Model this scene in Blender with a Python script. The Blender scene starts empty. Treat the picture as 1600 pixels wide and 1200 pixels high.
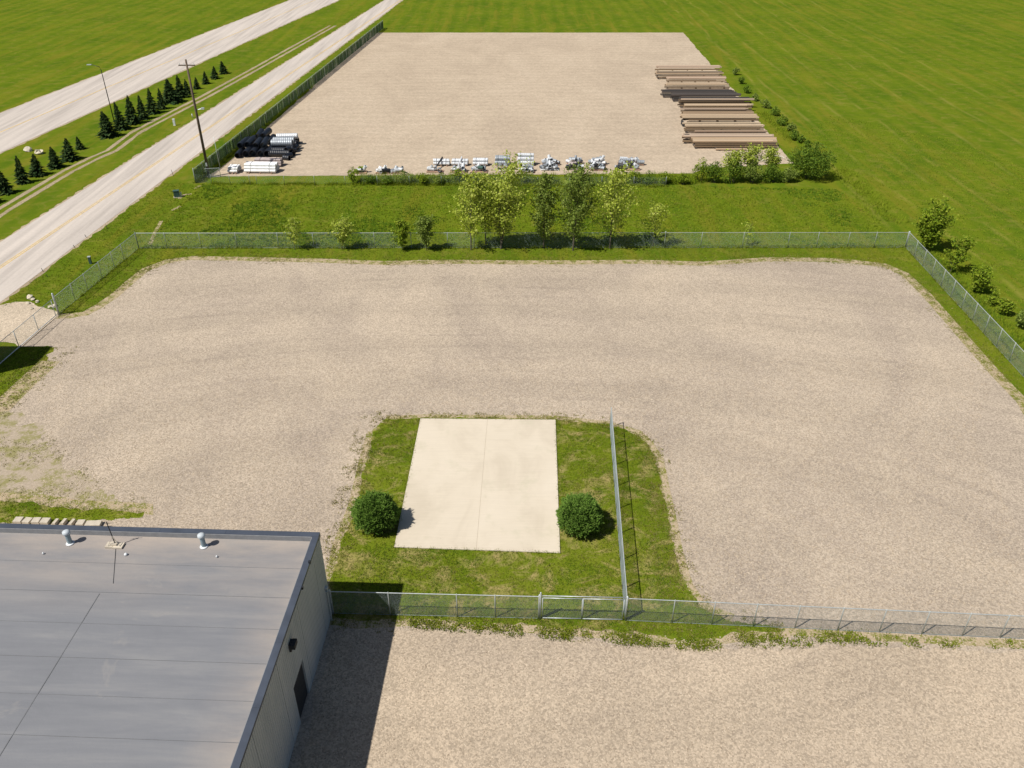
import bpy, math, random
import numpy as np
from mathutils import Vector, Matrix, noise
from mathutils.geometry import tessellate_polygon

S = bpy.context.scene
R = math.radians
# ------------------------------------------------------------------ camera, sky, sun, exposure
CAM_H, CAM_PITCH, CAM_F = 38.0, R(32.45), 1289.0
cd = bpy.data.cameras.new('camera'); cam = bpy.data.objects.new('camera', cd)
S.collection.objects.link(cam); S.camera = cam
cam.location = (0, 0, CAM_H); cam.rotation_euler = (math.pi/2 - CAM_PITCH, 0, 0)
cd.sensor_width = 36; cd.lens = 36*CAM_F/1600; cd.clip_start = .5; cd.clip_end = 9000
SUN_EL, SUN_AZ = R(54.5), R(31)          # shadows run along SUN_AZ (from +x towards +y)
w = bpy.data.worlds.new('World'); S.world = w; w.use_nodes = True
nt = w.node_tree; bg = nt.nodes['Background']
sky = nt.nodes.new('ShaderNodeTexSky'); sky.sky_type = 'NISHITA'; sky.sun_disc = False
sky.sun_elevation = SUN_EL; sky.sun_rotation = math.atan2(-math.cos(SUN_AZ), -math.sin(SUN_AZ))
nt.links.new(sky.outputs[0], bg.inputs[0]); bg.inputs[1].default_value = .054
sd = bpy.data.lights.new('sun', 'SUN'); sd.energy = 4.65; sd.angle = R(.53); sd.color = (1, .955, .88)
sun = bpy.data.objects.new('sun', sd); S.collection.objects.link(sun)
sun.rotation_euler = Vector((math.cos(SUN_AZ)*math.cos(SUN_EL), math.sin(SUN_AZ)*math.cos(SUN_EL), -math.sin(SUN_EL))).to_track_quat('-Z', 'Y').to_euler()
S.view_settings.view_transform = 'Standard'; S.view_settings.look = 'None'
S.view_settings.exposure = .18; S.view_settings.gamma = 1; S.view_settings.use_curve_mapping = False

# ------------------------------------------------------------------ survey: bearing in the photo -> point on a level
def g(px, py, z=0.0):
    u = (px-800)/CAM_F; v = -(py-600)/CAM_F
    cp, sp = math.cos(CAM_PITCH), math.sin(CAM_PITCH)
    dz = -sp + v*cp; t = (CAM_H-z)/-dz
    return (u*t, (cp+v*sp)*t)
YAW = R(-2.32)
E1 = Vector((math.cos(YAW), math.sin(YAW), 0)); E2 = Vector((-math.sin(YAW), math.cos(YAW), 0))

# ------------------------------------------------------------------ objects
def link(o, parent=None):
    S.collection.objects.link(o)
    if parent is not None: o.parent = parent
    return o
def tag(o, label=None, cat=None, group=None, kind=None):
    if label: o['label'] = label
    if cat: o['category'] = cat
    if group: o['group'] = group
    if kind: o['kind'] = kind
    return o
def empty(name, loc, rz=0, label=None, cat=None, group=None):
    o = bpy.data.objects.new(name, None); o.location = loc; o.rotation_euler = (0, 0, rz)
    link(o); return tag(o, label, cat, group)
def mesh_np(name, V, Fc, mat, parent=None, smooth=False):
    """V (n,3), Fc (m,k) constant-size faces"""
    V = np.asarray(V, dtype=np.float32); Fc = np.asarray(Fc, dtype=np.int32)
    me = bpy.data.meshes.new(name); k = Fc.shape[1]
    me.vertices.add(len(V)); me.vertices.foreach_set('co', V.ravel())
    me.loops.add(Fc.size); me.loops.foreach_set('vertex_index', Fc.ravel())
    me.polygons.add(len(Fc)); me.polygons.foreach_set('loop_start', np.arange(len(Fc), dtype=np.int32)*k)
    me.update(calc_edges=True)
    if smooth: me.polygons.foreach_set('use_smooth', np.ones(len(Fc), dtype=bool))
    if mat: me.materials.append(mat)
    return link(bpy.data.objects.new(name, me), parent)
class MB:
    def __init__(s): s.v = []; s.f = []; s.mi = []; s.cur = 0
    def add(s, vs, fs):
        n = len(s.v); s.v += [tuple(v) for v in vs]; s.f += [tuple(i+n for i in f) for f in fs]; s.mi += [s.cur]*len(fs)
        return s
    def box(s, x0, x1, y0, y1, z0, z1, M=None):
        vs = [Vector(p) for p in ((x0,y0,z0),(x1,y0,z0),(x1,y1,z0),(x0,y1,z0),(x0,y0,z1),(x1,y0,z1),(x1,y1,z1),(x0,y1,z1))]
        if M is not None: vs = [M @ v for v in vs]
        return s.add(vs, [(0,3,2,1),(4,5,6,7),(0,1,5,4),(1,2,6,5),(2,3,7,6),(3,0,4,7)])
    def tube(s, pts, rad, seg=8, caps=True):
        pts = [Vector(p) for p in pts]
        if not hasattr(rad, '__len__'): rad = [rad]*len(pts)
        rings = []
        for i, p in enumerate(pts):
            d = (pts[min(i+1, len(pts)-1)] - pts[max(i-1, 0)]).normalized()
            a = d.orthogonal().normalized() if abs(d.z) < .95 else Vector((1,0,0))
            a = (a - d*a.dot(d)).normalized(); b = d.cross(a)
            rings.append([p + (a*math.cos(t) + b*math.sin(t))*rad[i] for t in [2*math.pi*k/seg for k in range(seg)]])
        vs = [v for r in rings for v in r]; fs = []
        for i in range(len(pts)-1):
            for k in range(seg):
                k2 = (k+1) % seg
                fs.append((i*seg+k, i*seg+k2, (i+1)*seg+k2, (i+1)*seg+k))
        if caps:
            fs.append(tuple(range(seg))[::-1]); fs.append(tuple((len(pts)-1)*seg+k for k in range(seg)))
        return s.add(vs, fs)
    def hollow(s, p0, p1, r, t=.05, seg=20, rings=12, amp=.02):
        """corrugated open pipe from p0 to p1"""
        p0 = Vector(p0); p1 = Vector(p1); d = (p1-p0); L = d.length; d.normalize()
        a = d.orthogonal().normalized(); b = d.cross(a); vs = []; fs = []
        n = rings*2+1
        prof = [(L*i/(n-1), r + (amp if i % 2 else 0)) for i in range(n)] + [(L, r-t), (0, r-t)]
        for x, q in prof:
            for k in range(seg):
                th = 2*math.pi*k/seg; vs.append(p0 + d*x + (a*math.cos(th)+b*math.sin(th))*q)
        m = len(prof)
        for i in range(m):
            j = (i+1) % m
            for k in range(seg):
                k2 = (k+1) % seg; fs.append((i*seg+k, i*seg+k2, j*seg+k2, j*seg+k))
        return s.add(vs, fs)
    def build(s, name, mat, parent=None, smooth=False, loc=None):
        me = bpy.data.meshes.new(name); me.from_pydata(s.v, [], s.f)
        for m in (mat if isinstance(mat, (list, tuple)) else [mat]): me.materials.append(m)
        if any(s.mi): me.polygons.foreach_set('material_index', s.mi)
        if smooth: me.polygons.foreach_set('use_smooth', [True]*len(me.polygons))
        me.update(); o = link(bpy.data.objects.new(name, me), parent)
        if loc is not None: o.location = loc
        return o
def share(src, name, parent, loc=(0,0,0), rot=(0,0,0), scale=(1,1,1)):
    o = bpy.data.objects.new(name, src.data); link(o, parent)
    o.location = loc; o.rotation_euler = rot; o.scale = scale
    return o
def copy_tree(o, parent=None):
    c = o.copy(); link(c, parent)
    for ch in list(o.children): copy_tree(ch, c)
    return c

# ------------------------------------------------------------------ materials
def newmat(name, rough=.9, metal=0.0, spec=.3):
    m = bpy.data.materials.new(name); m.use_nodes = True
    b = m.node_tree.nodes['Principled BSDF']
    b.inputs['Roughness'].default_value = rough; b.inputs['Metallic'].default_value = metal
    b.inputs['Specular IOR Level'].default_value = spec
    return m, m.node_tree.nodes, m.node_tree.links, b
def nod(N, t, **kw):
    n = N.new(t)
    for k, v in kw.items():
        if hasattr(n, k): setattr(n, k, v)
        else: n.inputs[k.replace('_', ' ')].default_value = v
    return n
def coord(N, L, scale=(1,1,1), rot=(0,0,0)):
    tc = N.new('ShaderNodeTexCoord'); mp = N.new('ShaderNodeMapping')
    mp.inputs['Scale'].default_value = scale; mp.inputs['Rotation'].default_value = rot
    L.new(tc.outputs['Object'], mp.inputs[0]); return mp.outputs[0]
def nz(N, L, vec, scale, detail=3, rough=.55, dist=0):
    n = N.new('ShaderNodeTexNoise'); n.inputs['Scale'].default_value = scale
    n.inputs['Detail'].default_value = detail; n.inputs['Roughness'].default_value = rough
    n.inputs['Distortion'].default_value = dist
    L.new(vec, n.inputs['Vector']); return n.outputs['Fac']
def ramp(N, L, fac, stops):
    r = N.new('ShaderNodeValToRGB'); e = r.color_ramp.elements
    while len(e) < len(stops): e.new(.5)
    for i, (p, c) in enumerate(stops):
        e[i].position = p; e[i].color = (*c, 1) if hasattr(c, '__len__') else (c, c, c, 1)
    L.new(fac, r.inputs[0]); return r.outputs[0]
def mix(N, L, fac, a, b, mode='MIX'):
    m = N.new('ShaderNodeMix'); m.data_type = 'RGBA'; m.blend_type = mode
    for i, x in ((0, fac), (6, a), (7, b)):
        if isinstance(x, (int, float)): m.inputs[i].default_value = x
        elif isinstance(x, tuple): m.inputs[i].default_value = (*x, 1)
        else: L.new(x, m.inputs[i])
    return m.outputs[2]
def math_(N, L, op, a, b=None, c=None):
    m = N.new('ShaderNodeMath'); m.operation = op
    for i, x in enumerate((a, b, c)):
        if x is None: continue
        if isinstance(x, (int, float)): m.inputs[i].default_value = x
        else: L.new(x, m.inputs[i])
    return m.outputs[0]
def bump(N, L, h, b, strength=.4, dist=.05):
    n = N.new('ShaderNodeBump'); n.inputs['Strength'].default_value = strength; n.inputs['Distance'].default_value = dist
    L.new(h, n.inputs['Height']); L.new(n.outputs[0], b.inputs['Normal'])
def simple(name, col, rough=.6, metal=0., var=.12, scale=3., spec=.3):
    m, N, L, b = newmat(name, rough, metal, spec)
    f = nz(N, L, coord(N, L), scale, 4)
    c = ramp(N, L, f, [(.3, tuple(x*(1-var) for x in col)), (.7, tuple(min(1, x*(1+var)) for x in col))])
    L.new(c, b.inputs['Base Color']); return m
def stripes(N, L, lines, width, wob):
    """mask of long wheel tracks running down the field: x = a + b*(y-120)"""
    tc = N.new('ShaderNodeTexCoord'); sp = N.new('ShaderNodeSeparateXYZ'); L.new(tc.outputs['Object'], sp.inputs[0])
    X, Y = sp.outputs[0], sp.outputs[1]
    wv = math_(N, L, 'MULTIPLY', math_(N, L, 'SUBTRACT', nz(N, L, coord(N, L, (.04, .04, .04)), 1, 2), .5), wob)
    tot = None
    for a, b in lines:
        t = math_(N, L, 'MULTIPLY_ADD', math_(N, L, 'SUBTRACT', Y, 120), b, a)
        d = math_(N, L, 'ABSOLUTE', math_(N, L, 'SUBTRACT', math_(N, L, 'ADD', X, wv), t))
        m = math_(N, L, 'SMOOTH_MIN', math_(N, L, 'MAXIMUM', math_(N, L, 'SUBTRACT', 1, math_(N, L, 'DIVIDE', d, width)), 0), 1, .2)
        tot = m if tot is None else math_(N, L, 'MAXIMUM', tot, m)
    return tot
def grass_mat(name, dark, mid, light, dry, dryamt=.35, field=False):
    m, N, L, b = newmat(name, 1, 0, 0)
    v = coord(N, L)
    big = nz(N, L, v, .07, 4, .6, .5); md = nz(N, L, v, .6, 4, .65); fn = nz(N, L, v, 9, 3, .7)
    f = math_(N, L, 'ADD', math_(N, L, 'MULTIPLY', big, .45), math_(N, L, 'ADD', math_(N, L, 'MULTIPLY', md, .3), math_(N, L, 'MULTIPLY', fn, .25)))
    c = ramp(N, L, f, [(.36, dark), (.5, mid), (.64, light)])
    d = nz(N, L, coord(N, L, (1, 1.3, 1)), .45, 5, .72, .8)
    c = mix(N, L, ramp(N, L, d, [(.5, 0.0), (.66, dryamt)]), c, dry)
    if field:
        t = stripes(N, L, [(57.9, -.01), (51.6, -.02), (62.6, .02), (72, .03), (47, .03), (88, .04), (80, .03)], .55, 3.0)
        t = math_(N, L, 'MULTIPLY', t, ramp(N, L, nz(N, L, coord(N, L, (1, .25, 1)), .5, 3), [(.38, 0.0), (.62, .6)]))
        c = mix(N, L, t, c, (.27, .235, .055))
        # mowing swaths
        wv = N.new('ShaderNodeTexWave'); wv.inputs['Scale'].default_value = .075; wv.inputs['Distortion'].default_value = 5
        wv.inputs['Detail'].default_value = 3; wv.inputs['Detail Scale'].default_value = 2
        L.new(coord(N, L, (1, .12, 1)), wv.inputs['Vector'])
        c = mix(N, L, .22, c, mix(N, L, wv.outputs['Fac'], dark, light))
        # slightly browner bands running away from the camera
        c = mix(N, L, ramp(N, L, nz(N, L, coord(N, L, (1, .09, 1)), .35, 5, .7, .4), [(.5, 0.0), (.66, .5)]), c, (.20,.17,.02))
    L.new(c, b.inputs['Base Color'])
    bump(N, L, nz(N, L, v, 6, 4, .7), b, .5, .12); return m
def gravel_mat(name, c0, c1, c2, far=False):
    m, N, L, b = newmat(name, .95, 0, .15)
    v = coord(N, L)
    vo = N.new('ShaderNodeTexVoronoi'); vo.inputs['Scale'].default_value = 11 if not far else 3.5
    L.new(v, vo.inputs['Vector'])
    sp = N.new('ShaderNodeSeparateColor'); L.new(vo.outputs['Color'], sp.inputs[0])
    fine = nz(N, L, v, 5, 5, .8); md = nz(N, L, v, .8, 5, .7); big = nz(N, L, coord(N, L, (1, .6, 1)), .07, 4, .6, 1.5)
    base = ramp(N, L, big, [(.35, c0), (.52, c1), (.68, c2)])
    spk = ramp(N, L, math_(N, L, 'ADD', math_(N, L, 'MULTIPLY', sp.outputs[0], .5), math_(N, L, 'MULTIPLY', fine, .5)),
               [(.25, .74), (.5, 1.0), (.75, 1.26)])
    c = mix(N, L, 1.0 if not far else .45, base, spk, 'MULTIPLY')
    c = mix(N, L, .35, c, ramp(N, L, md, [(.3, .86), (.7, 1.14)]), 'MULTIPLY')
    # wheel tracks: swept round the pad in the front yard, straight in the storage yard
    wv = N.new('ShaderNodeTexWave'); wv.inputs['Detail'].default_value = 4; wv.inputs['Detail Roughness'].default_value = .7
    if far:
        wv.bands_direction = 'Y'; wv.inputs['Scale'].default_value = .12; wv.inputs['Distortion'].default_value = 9; wv.inputs['Detail Scale'].default_value = .8
        L.new(coord(N, L, (.35, 1, 1)), wv.inputs['Vector'])
        c = mix(N, L, .3, c, ramp(N, L, wv.outputs['Fac'], [(0, .88), (1, 1.1)]), 'MULTIPLY')
    else:
        tc = N.new('ShaderNodeTexCoord'); mp = N.new('ShaderNodeMapping'); mp.inputs['Location'].default_value = (.9, -38.0*1.0, 0); mp.inputs['Scale'].default_value = (.46, 1, 1)
        L.new(tc.outputs['Object'], mp.inputs[0])
        wv.wave_type = 'RINGS'; wv.rings_direction = 'Z'; wv.inputs['Scale'].default_value = .045; wv.inputs['Distortion'].default_value = 6; wv.inputs['Detail Scale'].default_value = .35
        L.new(mp.outputs[0], wv.inputs['Vector'])
        wm = mix(N, L, 1.0, ramp(N, L, wv.outputs['Fac'], [(.1, .86), (.5, 1.0), (.9, 1.07)]), ramp(N, L, nz(N, L, v, .11, 4, .6), [(.35, .92), (.65, 1.08)]), 'MULTIPLY')
        c = mix(N, L, .32, c, wm, 'MULTIPLY')
        # darker, wetter gravel where traffic turns between the pad and the open yard
        sp2 = N.new('ShaderNodeSeparateXYZ'); L.new(tc.outputs['Object'], sp2.inputs[0])
        q1 = math_(N, L, 'SUBTRACT', sp2.outputs[0], -2.0); q2 = math_(N, L, 'SUBTRACT', sp2.outputs[1], 44.0)
        rr = math_(N, L, 'SQRT', math_(N, L, 'ADD', math_(N, L, 'MULTIPLY', math_(N, L, 'MULTIPLY', q1, q1), .35), math_(N, L, 'MULTIPLY', q2, q2)))
        dd = math_(N, L, 'ABSOLUTE', math_(N, L, 'SUBTRACT', rr, math_(N, L, 'MULTIPLY_ADD', nz(N, L, v, .1, 3), 4.0, 10.5)))
        br = N.new('ShaderNodeMapRange'); br.interpolation_type = 'SMOOTHSTEP'; L.new(dd, br.inputs[0]); br.inputs[1].default_value = 0; br.inputs[2].default_value = 3.2; br.inputs[3].default_value = .6; br.inputs[4].default_value = 0
        bm = math_(N, L, 'MULTIPLY', br.outputs[0], ramp(N, L, nz(N, L, v, .22, 4, .65), [(.38, .25), (.6, 1.0)]))
        c = mix(N, L, bm, c, mix(N, L, 1.0, c, (.87, .87, .89), 'MULTIPLY'))
        # narrow tyre marks following the same sweep
        w2 = N.new('ShaderNodeTexWave'); w2.wave_type = 'RINGS'; w2.rings_direction = 'Z'; w2.inputs['Scale'].default_value = .15; w2.inputs['Distortion'].default_value = 3.2
        w2.inputs['Detail'].default_value = 3; w2.inputs['Detail Scale'].default_value = .25; L.new(mp.outputs[0], w2.inputs['Vector'])
        tm = math_(N, L, 'MULTIPLY', ramp(N, L, w2.outputs['Fac'], [(.8, 0.0), (.97, 1.0)]), ramp(N, L, nz(N, L, v, .1, 4, .65), [(.46, 0.0), (.64, .75)]))
        c = mix(N, L, tm, c, mix(N, L, 1.0, c, (.86, .86, .87), 'MULTIPLY'))
    # scattered dark specks
    dk = nz(N, L, v, 2.6, 2, .9)
    c = mix(N, L, ramp(N, L, dk, [(.70, 0.0), (.76, .5)]), c, (.14, .11, .08))
    L.new(c, b.inputs['Base Color'])
    bump(N, L, sp.outputs[1], b, .5, .03); return m

M = {}
M['field'] = grass_mat('field_grass', (.060,.112,.008), (.100,.150,.009), (.152,.180,.014), (.25,.20,.05), .45, True)
M['lawn'] = grass_mat('lawn_grass', (.055,.105,.008), (.128,.168,.011), (.200,.208,.030), (.36,.28,.12), .85)
M['gravel'] = gravel_mat('grey_gravel', (.372,.306,.240), (.418,.345,.266), (.450,.37,.282))
M['gravel_near'] = gravel_mat('tan_gravel', (.405,.328,.245), (.44,.356,.264), (.47,.378,.28))
M['gravel_far'] = gravel_mat('pinkish_gravel', (.42,.337,.248), (.455,.367,.27), (.48,.39,.29), True)
M['drive'] = gravel_mat('driveway_gravel', (.47,.385,.285), (.52,.43,.325), (.56,.455,.34))
def worn_mat():
    m, N, L, b = newmat('worn_grass_edge', 1, 0, 0)
    v = coord(N, L)
    f = math_(N, L, 'ADD', math_(N, L, 'MULTIPLY', nz(N, L, v, 1.1, 4, .7), .55), math_(N, L, 'MULTIPLY', nz(N, L, v, 6, 4, .75), .45))
    soil = ramp(N, L, nz(N, L, v, 4, 4, .8), [(.3, (.33,.255,.165)), (.7, (.50,.40,.275))])
    gr = ramp(N, L, nz(N, L, v, 2, 4, .7), [(.35, (.10,.13,.012)), (.65, (.21,.205,.04))])
    c = mix(N, L, ramp(N, L, f, [(.47, 0.0), (.55, .9)]), soil, gr)
    L.new(c, b.inputs['Base Color']); bump(N, L, f, b, .5, .06); return m
M['worn'] = worn_mat()

def road_mat():
    m, N, L, b = newmat('pale_road_concrete', .9, 0, .2)
    v = coord(N, L); lon = coord(N, L, (1, .04, 1))
    c = ramp(N, L, nz(N, L, lon, .9, 4, .6), [(.32, (.40,.355,.315)), (.5, (.50,.445,.395)), (.68, (.575,.51,.45))])
    c = mix(N, L, .5, c, ramp(N, L, nz(N, L, v, 3, 4, .7), [(.3, .86), (.7, 1.12)]), 'MULTIPLY')
    L.new(c, b.inputs['Base Color']); return m
M['road'] = road_mat()
M['yellow'] = simple('worn_yellow_paint', (.62,.42,.12), .8, 0, .25, 1.5)
def pad_mat():
    m, N, L, b = newmat('broom_finished_concrete', .85, 0, .2)
    v = coord(N, L)
    c = ramp(N, L, nz(N, L, coord(N, L, (1, .6, 1)), .3, 6, .6, .6), [(.28, (.52,.45,.35)), (.5, (.605,.53,.42)), (.8, (.645,.57,.46))])
    c = mix(N, L, .35, c, ramp(N, L, nz(N, L, coord(N, L, (.2, 5, 1)), 2.2, 4, .7), [(.3, .86), (.7, 1.1)]), 'MULTIPLY')
    c = mix(N, L, ramp(N, L, nz(N, L, v, .45, 5, .7), [(.55, 0.0), (.72, .6)]), c, (.49,.45,.33))
    c = mix(N, L, ramp(N, L, nz(N, L, v, 1.7, 3, .8), [(.70, 0.0), (.76, .6)]), c, (.36,.31,.23))
    L.new(c, b.inputs['Base Color']); bump(N, L, nz(N, L, v, 14, 3, .7), b, .2, .01); return m
M['pad'] = pad_mat()
M['joint'] = simple('dark_joint_filler', (.42,.35,.26), .95)
def roof_mat():
    m, N, L, b = newmat('weathered_roof_membrane', .55, 0, .3)
    v = coord(N, L)
    st = nz(N, L, coord(N, L, (.16, 1.4, 1)), .8, 6, .65, .3)
    c = ramp(N, L, st, [(.3, (.172,.176,.190)), (.5, (.196,.199,.212)), (.72, (.24,.238,.242))])
    # dust carried towards the back parapet and the side kerb
    tc = N.new('ShaderNodeTexCoord'); sp = N.new('ShaderNodeSeparateXYZ'); L.new(tc.outputs['Object'], sp.inputs[0])
    back = math_(N, L, 'MULTIPLY_ADD', sp.outputs[1], .16, 1.0)     # 1 at the back edge
    side = math_(N, L, 'MULTIPLY_ADD', sp.outputs[0], .35, 1.0)
    e = math_(N, L, 'MAXIMUM', math_(N, L, 'MAXIMUM', back, math_(N, L, 'MULTIPLY', side, .8)), 0)
    e = math_(N, L, 'MULTIPLY', e, ramp(N, L, nz(N, L, coord(N, L, (.25, 1, 1)), .55, 5, .65), [(.35, .1), (.65, 1.0)]))
    c = mix(N, L, e, c, (.37,.318,.275))
    pd = nz(N, L, coord(N, L, (.5, .8, 1)), .35, 5, .65, .5)
    c = mix(N, L, ramp(N, L, pd, [(.6, 0.0), (.64, .3), (.66, .12), (.8, .25)]), c, (.30,.28,.26))
    L.new(c, b.inputs['Base Color']); bump(N, L, nz(N, L, v, 1.2, 4, .6), b, .25, .06); return m
M['roof'] = roof_mat()
M['cap'] = simple('blue_grey_parapet_metal', (.075,.088,.115), .45, .2, .15, 1.2)
M['capin'] = simple('grey_parapet_flashing', (.22,.225,.235), .6)
def siding_mat():
    m, N, L, b = newmat('pale_ribbed_siding', .55, 0, .3)
    c = ramp(N, L, nz(N, L, coord(N, L, (1, 1, .3)), .8, 4, .6), [(.3, (.36,.39,.405)), (.7, (.44,.465,.475))])
    L.new(c, b.inputs['Base Color']); return m
M['wall'] = siding_mat()
M['dark'] = simple('dark_metal', (.025,.027,.032), .5)
M['galv'] = simple('galvanised_steel', (.50,.54,.54), .45, .35, .15, 8)
M['galvp'] = simple('galvanised_vent_steel', (.26,.34,.38), .4, .3, .12, 8)
M['cowl'] = simple('weathered_white_cowl', (.50,.54,.57), .5)
M['wire'] = simple('galvanised_wire', (.30,.38,.34), .5, .2, .1, 3)
M['wiren'] = simple('galvanised_wire_grey', (.28,.33,.33), .5, .2, .1, 3)
M['white'] = simple('white_coated_steel', (.70,.72,.73), .5)
M['woodpole'] = simple('weathered_pole_wood', (.13,.095,.07), .9, 0, .25, 2)
M['black'] = simple('black_corrugated_plastic', (.012,.015,.022), .38, 0, .2, 3, .5)
M['culvert'] = simple('corrugated_galvanised_pipe', (.34,.37,.40), .45, .3, .25, 4)
M['culvertw'] = simple('bright_galvanised_pipe', (.62,.64,.66), .45, .2, .15, 4)
M['pvc'] = simple('white_wrapped_pipe', (.78,.78,.78), .45)
M['slab'] = simple('pale_concrete_block', (.52,.46,.37), .9, 0, .15, 3)
M['pinkgrey'] = simple('weathered_grey_board', (.40,.34,.32), .85)
M['pallet'] = simple('raw_pallet_wood', (.42,.27,.19), .9, 0, .2, 3)
M['rock'] = simple('pale_limestone', (.55,.49,.38), .95, 0, .2, 2)
M['green_box'] = simple('green_utility_paint', (.05,.10,.085), .6)
M['slat'] = simple('green_vinyl_slat', (.035,.075,.022), .7, 0, .35, 1.2)
def timber_mat(name, a, b_, c_):
    m, N, L, b = newmat(name, .9, 0, .15)
    oi = N.new('ShaderNodeObjectInfo')
    c = ramp(N, L, oi.outputs['Random'], [(0, a), (.5, b_), (1, c_)])
    c = mix(N, L, .7, c, ramp(N, L, nz(N, L, coord(N, L, (.4, 6, 6)), 1.2, 5, .7), [(.3, .7), (.7, 1.2)]), 'MULTIPLY')
    L.new(c, b.inputs['Base Color']); return m
M['timber'] = timber_mat('weathered_tan_timber', (.56,.42,.28), (.66,.52,.36), (.44,.31,.20))
M['timber_pink'] = timber_mat('pinkish_timber', (.62,.48,.36), (.54,.41,.30), (.42,.30,.21))
M['timber_low_shade'] = timber_mat('grey_brown_shaded_timber', (.20,.14,.09), (.28,.20,.125), (.11,.08,.055))  # grey-brown darkened in colour to stand for shaded gaps and fronts
M['timber_dark'] = timber_mat('dark_treated_timber', (.075,.07,.065), (.12,.10,.09), (.05,.05,.05))
def leaf_mat(name, cols, trans=.35, up=0.0):
    m, N, L, b = newmat(name, .6, 0, .12 if not up else 0)
    ge = N.new('ShaderNodeNewGeometry')
    n = len(cols)
    c = ramp(N, L, ge.outputs['Random Per Island'], [(i/(n-1), c) for i, c in enumerate(cols)])
    L.new(c, b.inputs['Base Color'])
    t = N.new('ShaderNodeBsdfTranslucent'); L.new(c, t.inputs[0])
    if up:      # dense short turf reflects like the surface it forms, not like single upright blades
        vm = N.new('ShaderNodeVectorMath'); vm.operation = 'ADD'; L.new(ge.outputs['Normal'], vm.inputs[0]); vm.inputs[1].default_value = (0, 0, up)
        vn = N.new('ShaderNodeVectorMath'); vn.operation = 'NORMALIZE'; L.new(vm.outputs[0], vn.inputs[0]); L.new(vn.outputs[0], b.inputs['Normal'])
    mx = N.new('ShaderNodeMixShader'); mx.inputs[0].default_value = trans
    L.new(b.outputs[0], mx.inputs[1]); L.new(t.outputs[0], mx.inputs[2])
    L.new(mx.outputs[0], N['Material Output'].inputs[0]); return m
M['leaf_yellow'] = leaf_mat('yellow_green_leaf', [(.36,.43,.04), (.50,.56,.10), (.25,.34,.03), (.62,.64,.18)], .4)
M['leaf_bright'] = leaf_mat('bright_green_leaf', [(.20,.30,.015), (.30,.38,.03), (.12,.21,.015), (.38,.42,.05)], .4)
M['leaf_mid'] = leaf_mat('mid_green_leaf', [(.15,.23,.035), (.23,.31,.05), (.32,.38,.09), (.11,.17,.03)], .4)
M['leaf_dark'] = leaf_mat('dark_green_leaf', [(.10,.18,.02), (.16,.25,.03), (.23,.33,.035), (.07,.13,.015)], .4)
M['juniper'] = leaf_mat('dense_juniper_leaf', [(.09,.18,.03), (.15,.27,.04), (.24,.36,.08), (.12,.22,.03)], .35, .7)
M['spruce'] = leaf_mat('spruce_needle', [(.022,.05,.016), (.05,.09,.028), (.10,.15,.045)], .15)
M['tuft'] = leaf_mat('grass_blade', [(.11,.17,.009), (.18,.23,.013), (.26,.28,.03), (.08,.13,.008), (.33,.30,.09)], .3, 1.6)
M['tuft_dry'] = leaf_mat('dry_grass_blade', [(.20,.19,.03), (.30,.25,.08), (.14,.17,.015), (.40,.33,.17)], .3, 1.6)
M['tuft_far'] = leaf_mat('tall_grass_blade', [(.15,.22,.011), (.20,.27,.015), (.27,.31,.03), (.11,.175,.010)], .3, 1.6)
M['tuft_green'] = leaf_mat('deep_green_grass_blade', [(.06,.13,.012), (.09,.17,.014), (.13,.21,.02)], .3, 1.2)
M['bark'] = simple('grey_bark', (.10,.085,.065), .95, 0, .25, 3)

# ------------------------------------------------------------------ polygon tools
def ragged(pts, step=.18, amp=.25, seed=0, closed=True):
    out = []; n = len(pts)
    for i in range(n if closed else n-1):
        a = Vector((*pts[i][:2], 0)); b = Vector((*pts[(i+1) % n][:2], 0)); d = b-a; L = d.length
        if L < 1e-6: continue
        k = max(1, int(L/step)) if L < 150 else 1
        nn = Vector((-d.y, d.x, 0)).normalized()
        ha = amp if len(pts[i]) < 3 else pts[i][2]
        for j in range(k):
            p = a + d*(j/k)
            q = p*.35 + Vector((0, 0, seed))
            o = noise.noise(q)*1.3 + noise.noise(p*1.3 + Vector((0,0,seed+7)))*.8 + noise.noise(p*4.1 + Vector((5,0,seed)))*.45
            out.append(p + nn*o*ha)
    return out
def sheet(name, pts, z, mat, kind='structure', parent=None):
    vs = [Vector((p[0], p[1], z)) for p in pts]
    tris = tessellate_polygon([vs])
    me = bpy.data.meshes.new(name)
    fs = []
    for t in tris:
        a, b, c = (vs[i] for i in t)
        fs.append(t if (b-a).cross(c-a).z > 0 else (t[0], t[2], t[1]))
    me.from_pydata([tuple(v) for v in vs], [], fs); me.materials.append(mat); me.update()
    o = link(bpy.data.objects.new(name, me), parent)
    if kind: o['kind'] = kind
    return o
def inside(P, poly):
    x, y = P[:, 0], P[:, 1]; c = np.zeros(len(P), bool); n = len(poly)
    for i in range(n):
        x1, y1 = poly[i][:2]; x2, y2 = poly[(i+1) % n][:2]
        if y1 == y2: continue
        c ^= ((y1 > y) != (y2 > y)) & (x < (x2-x1)*(y-y1)/(y2-y1)+x1)
    return c
def px(*q): return [g(*p[:2]) + ((p[2],) if len(p) > 2 else ()) for p in q]
RNG = np.random.default_rng(7)
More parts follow.
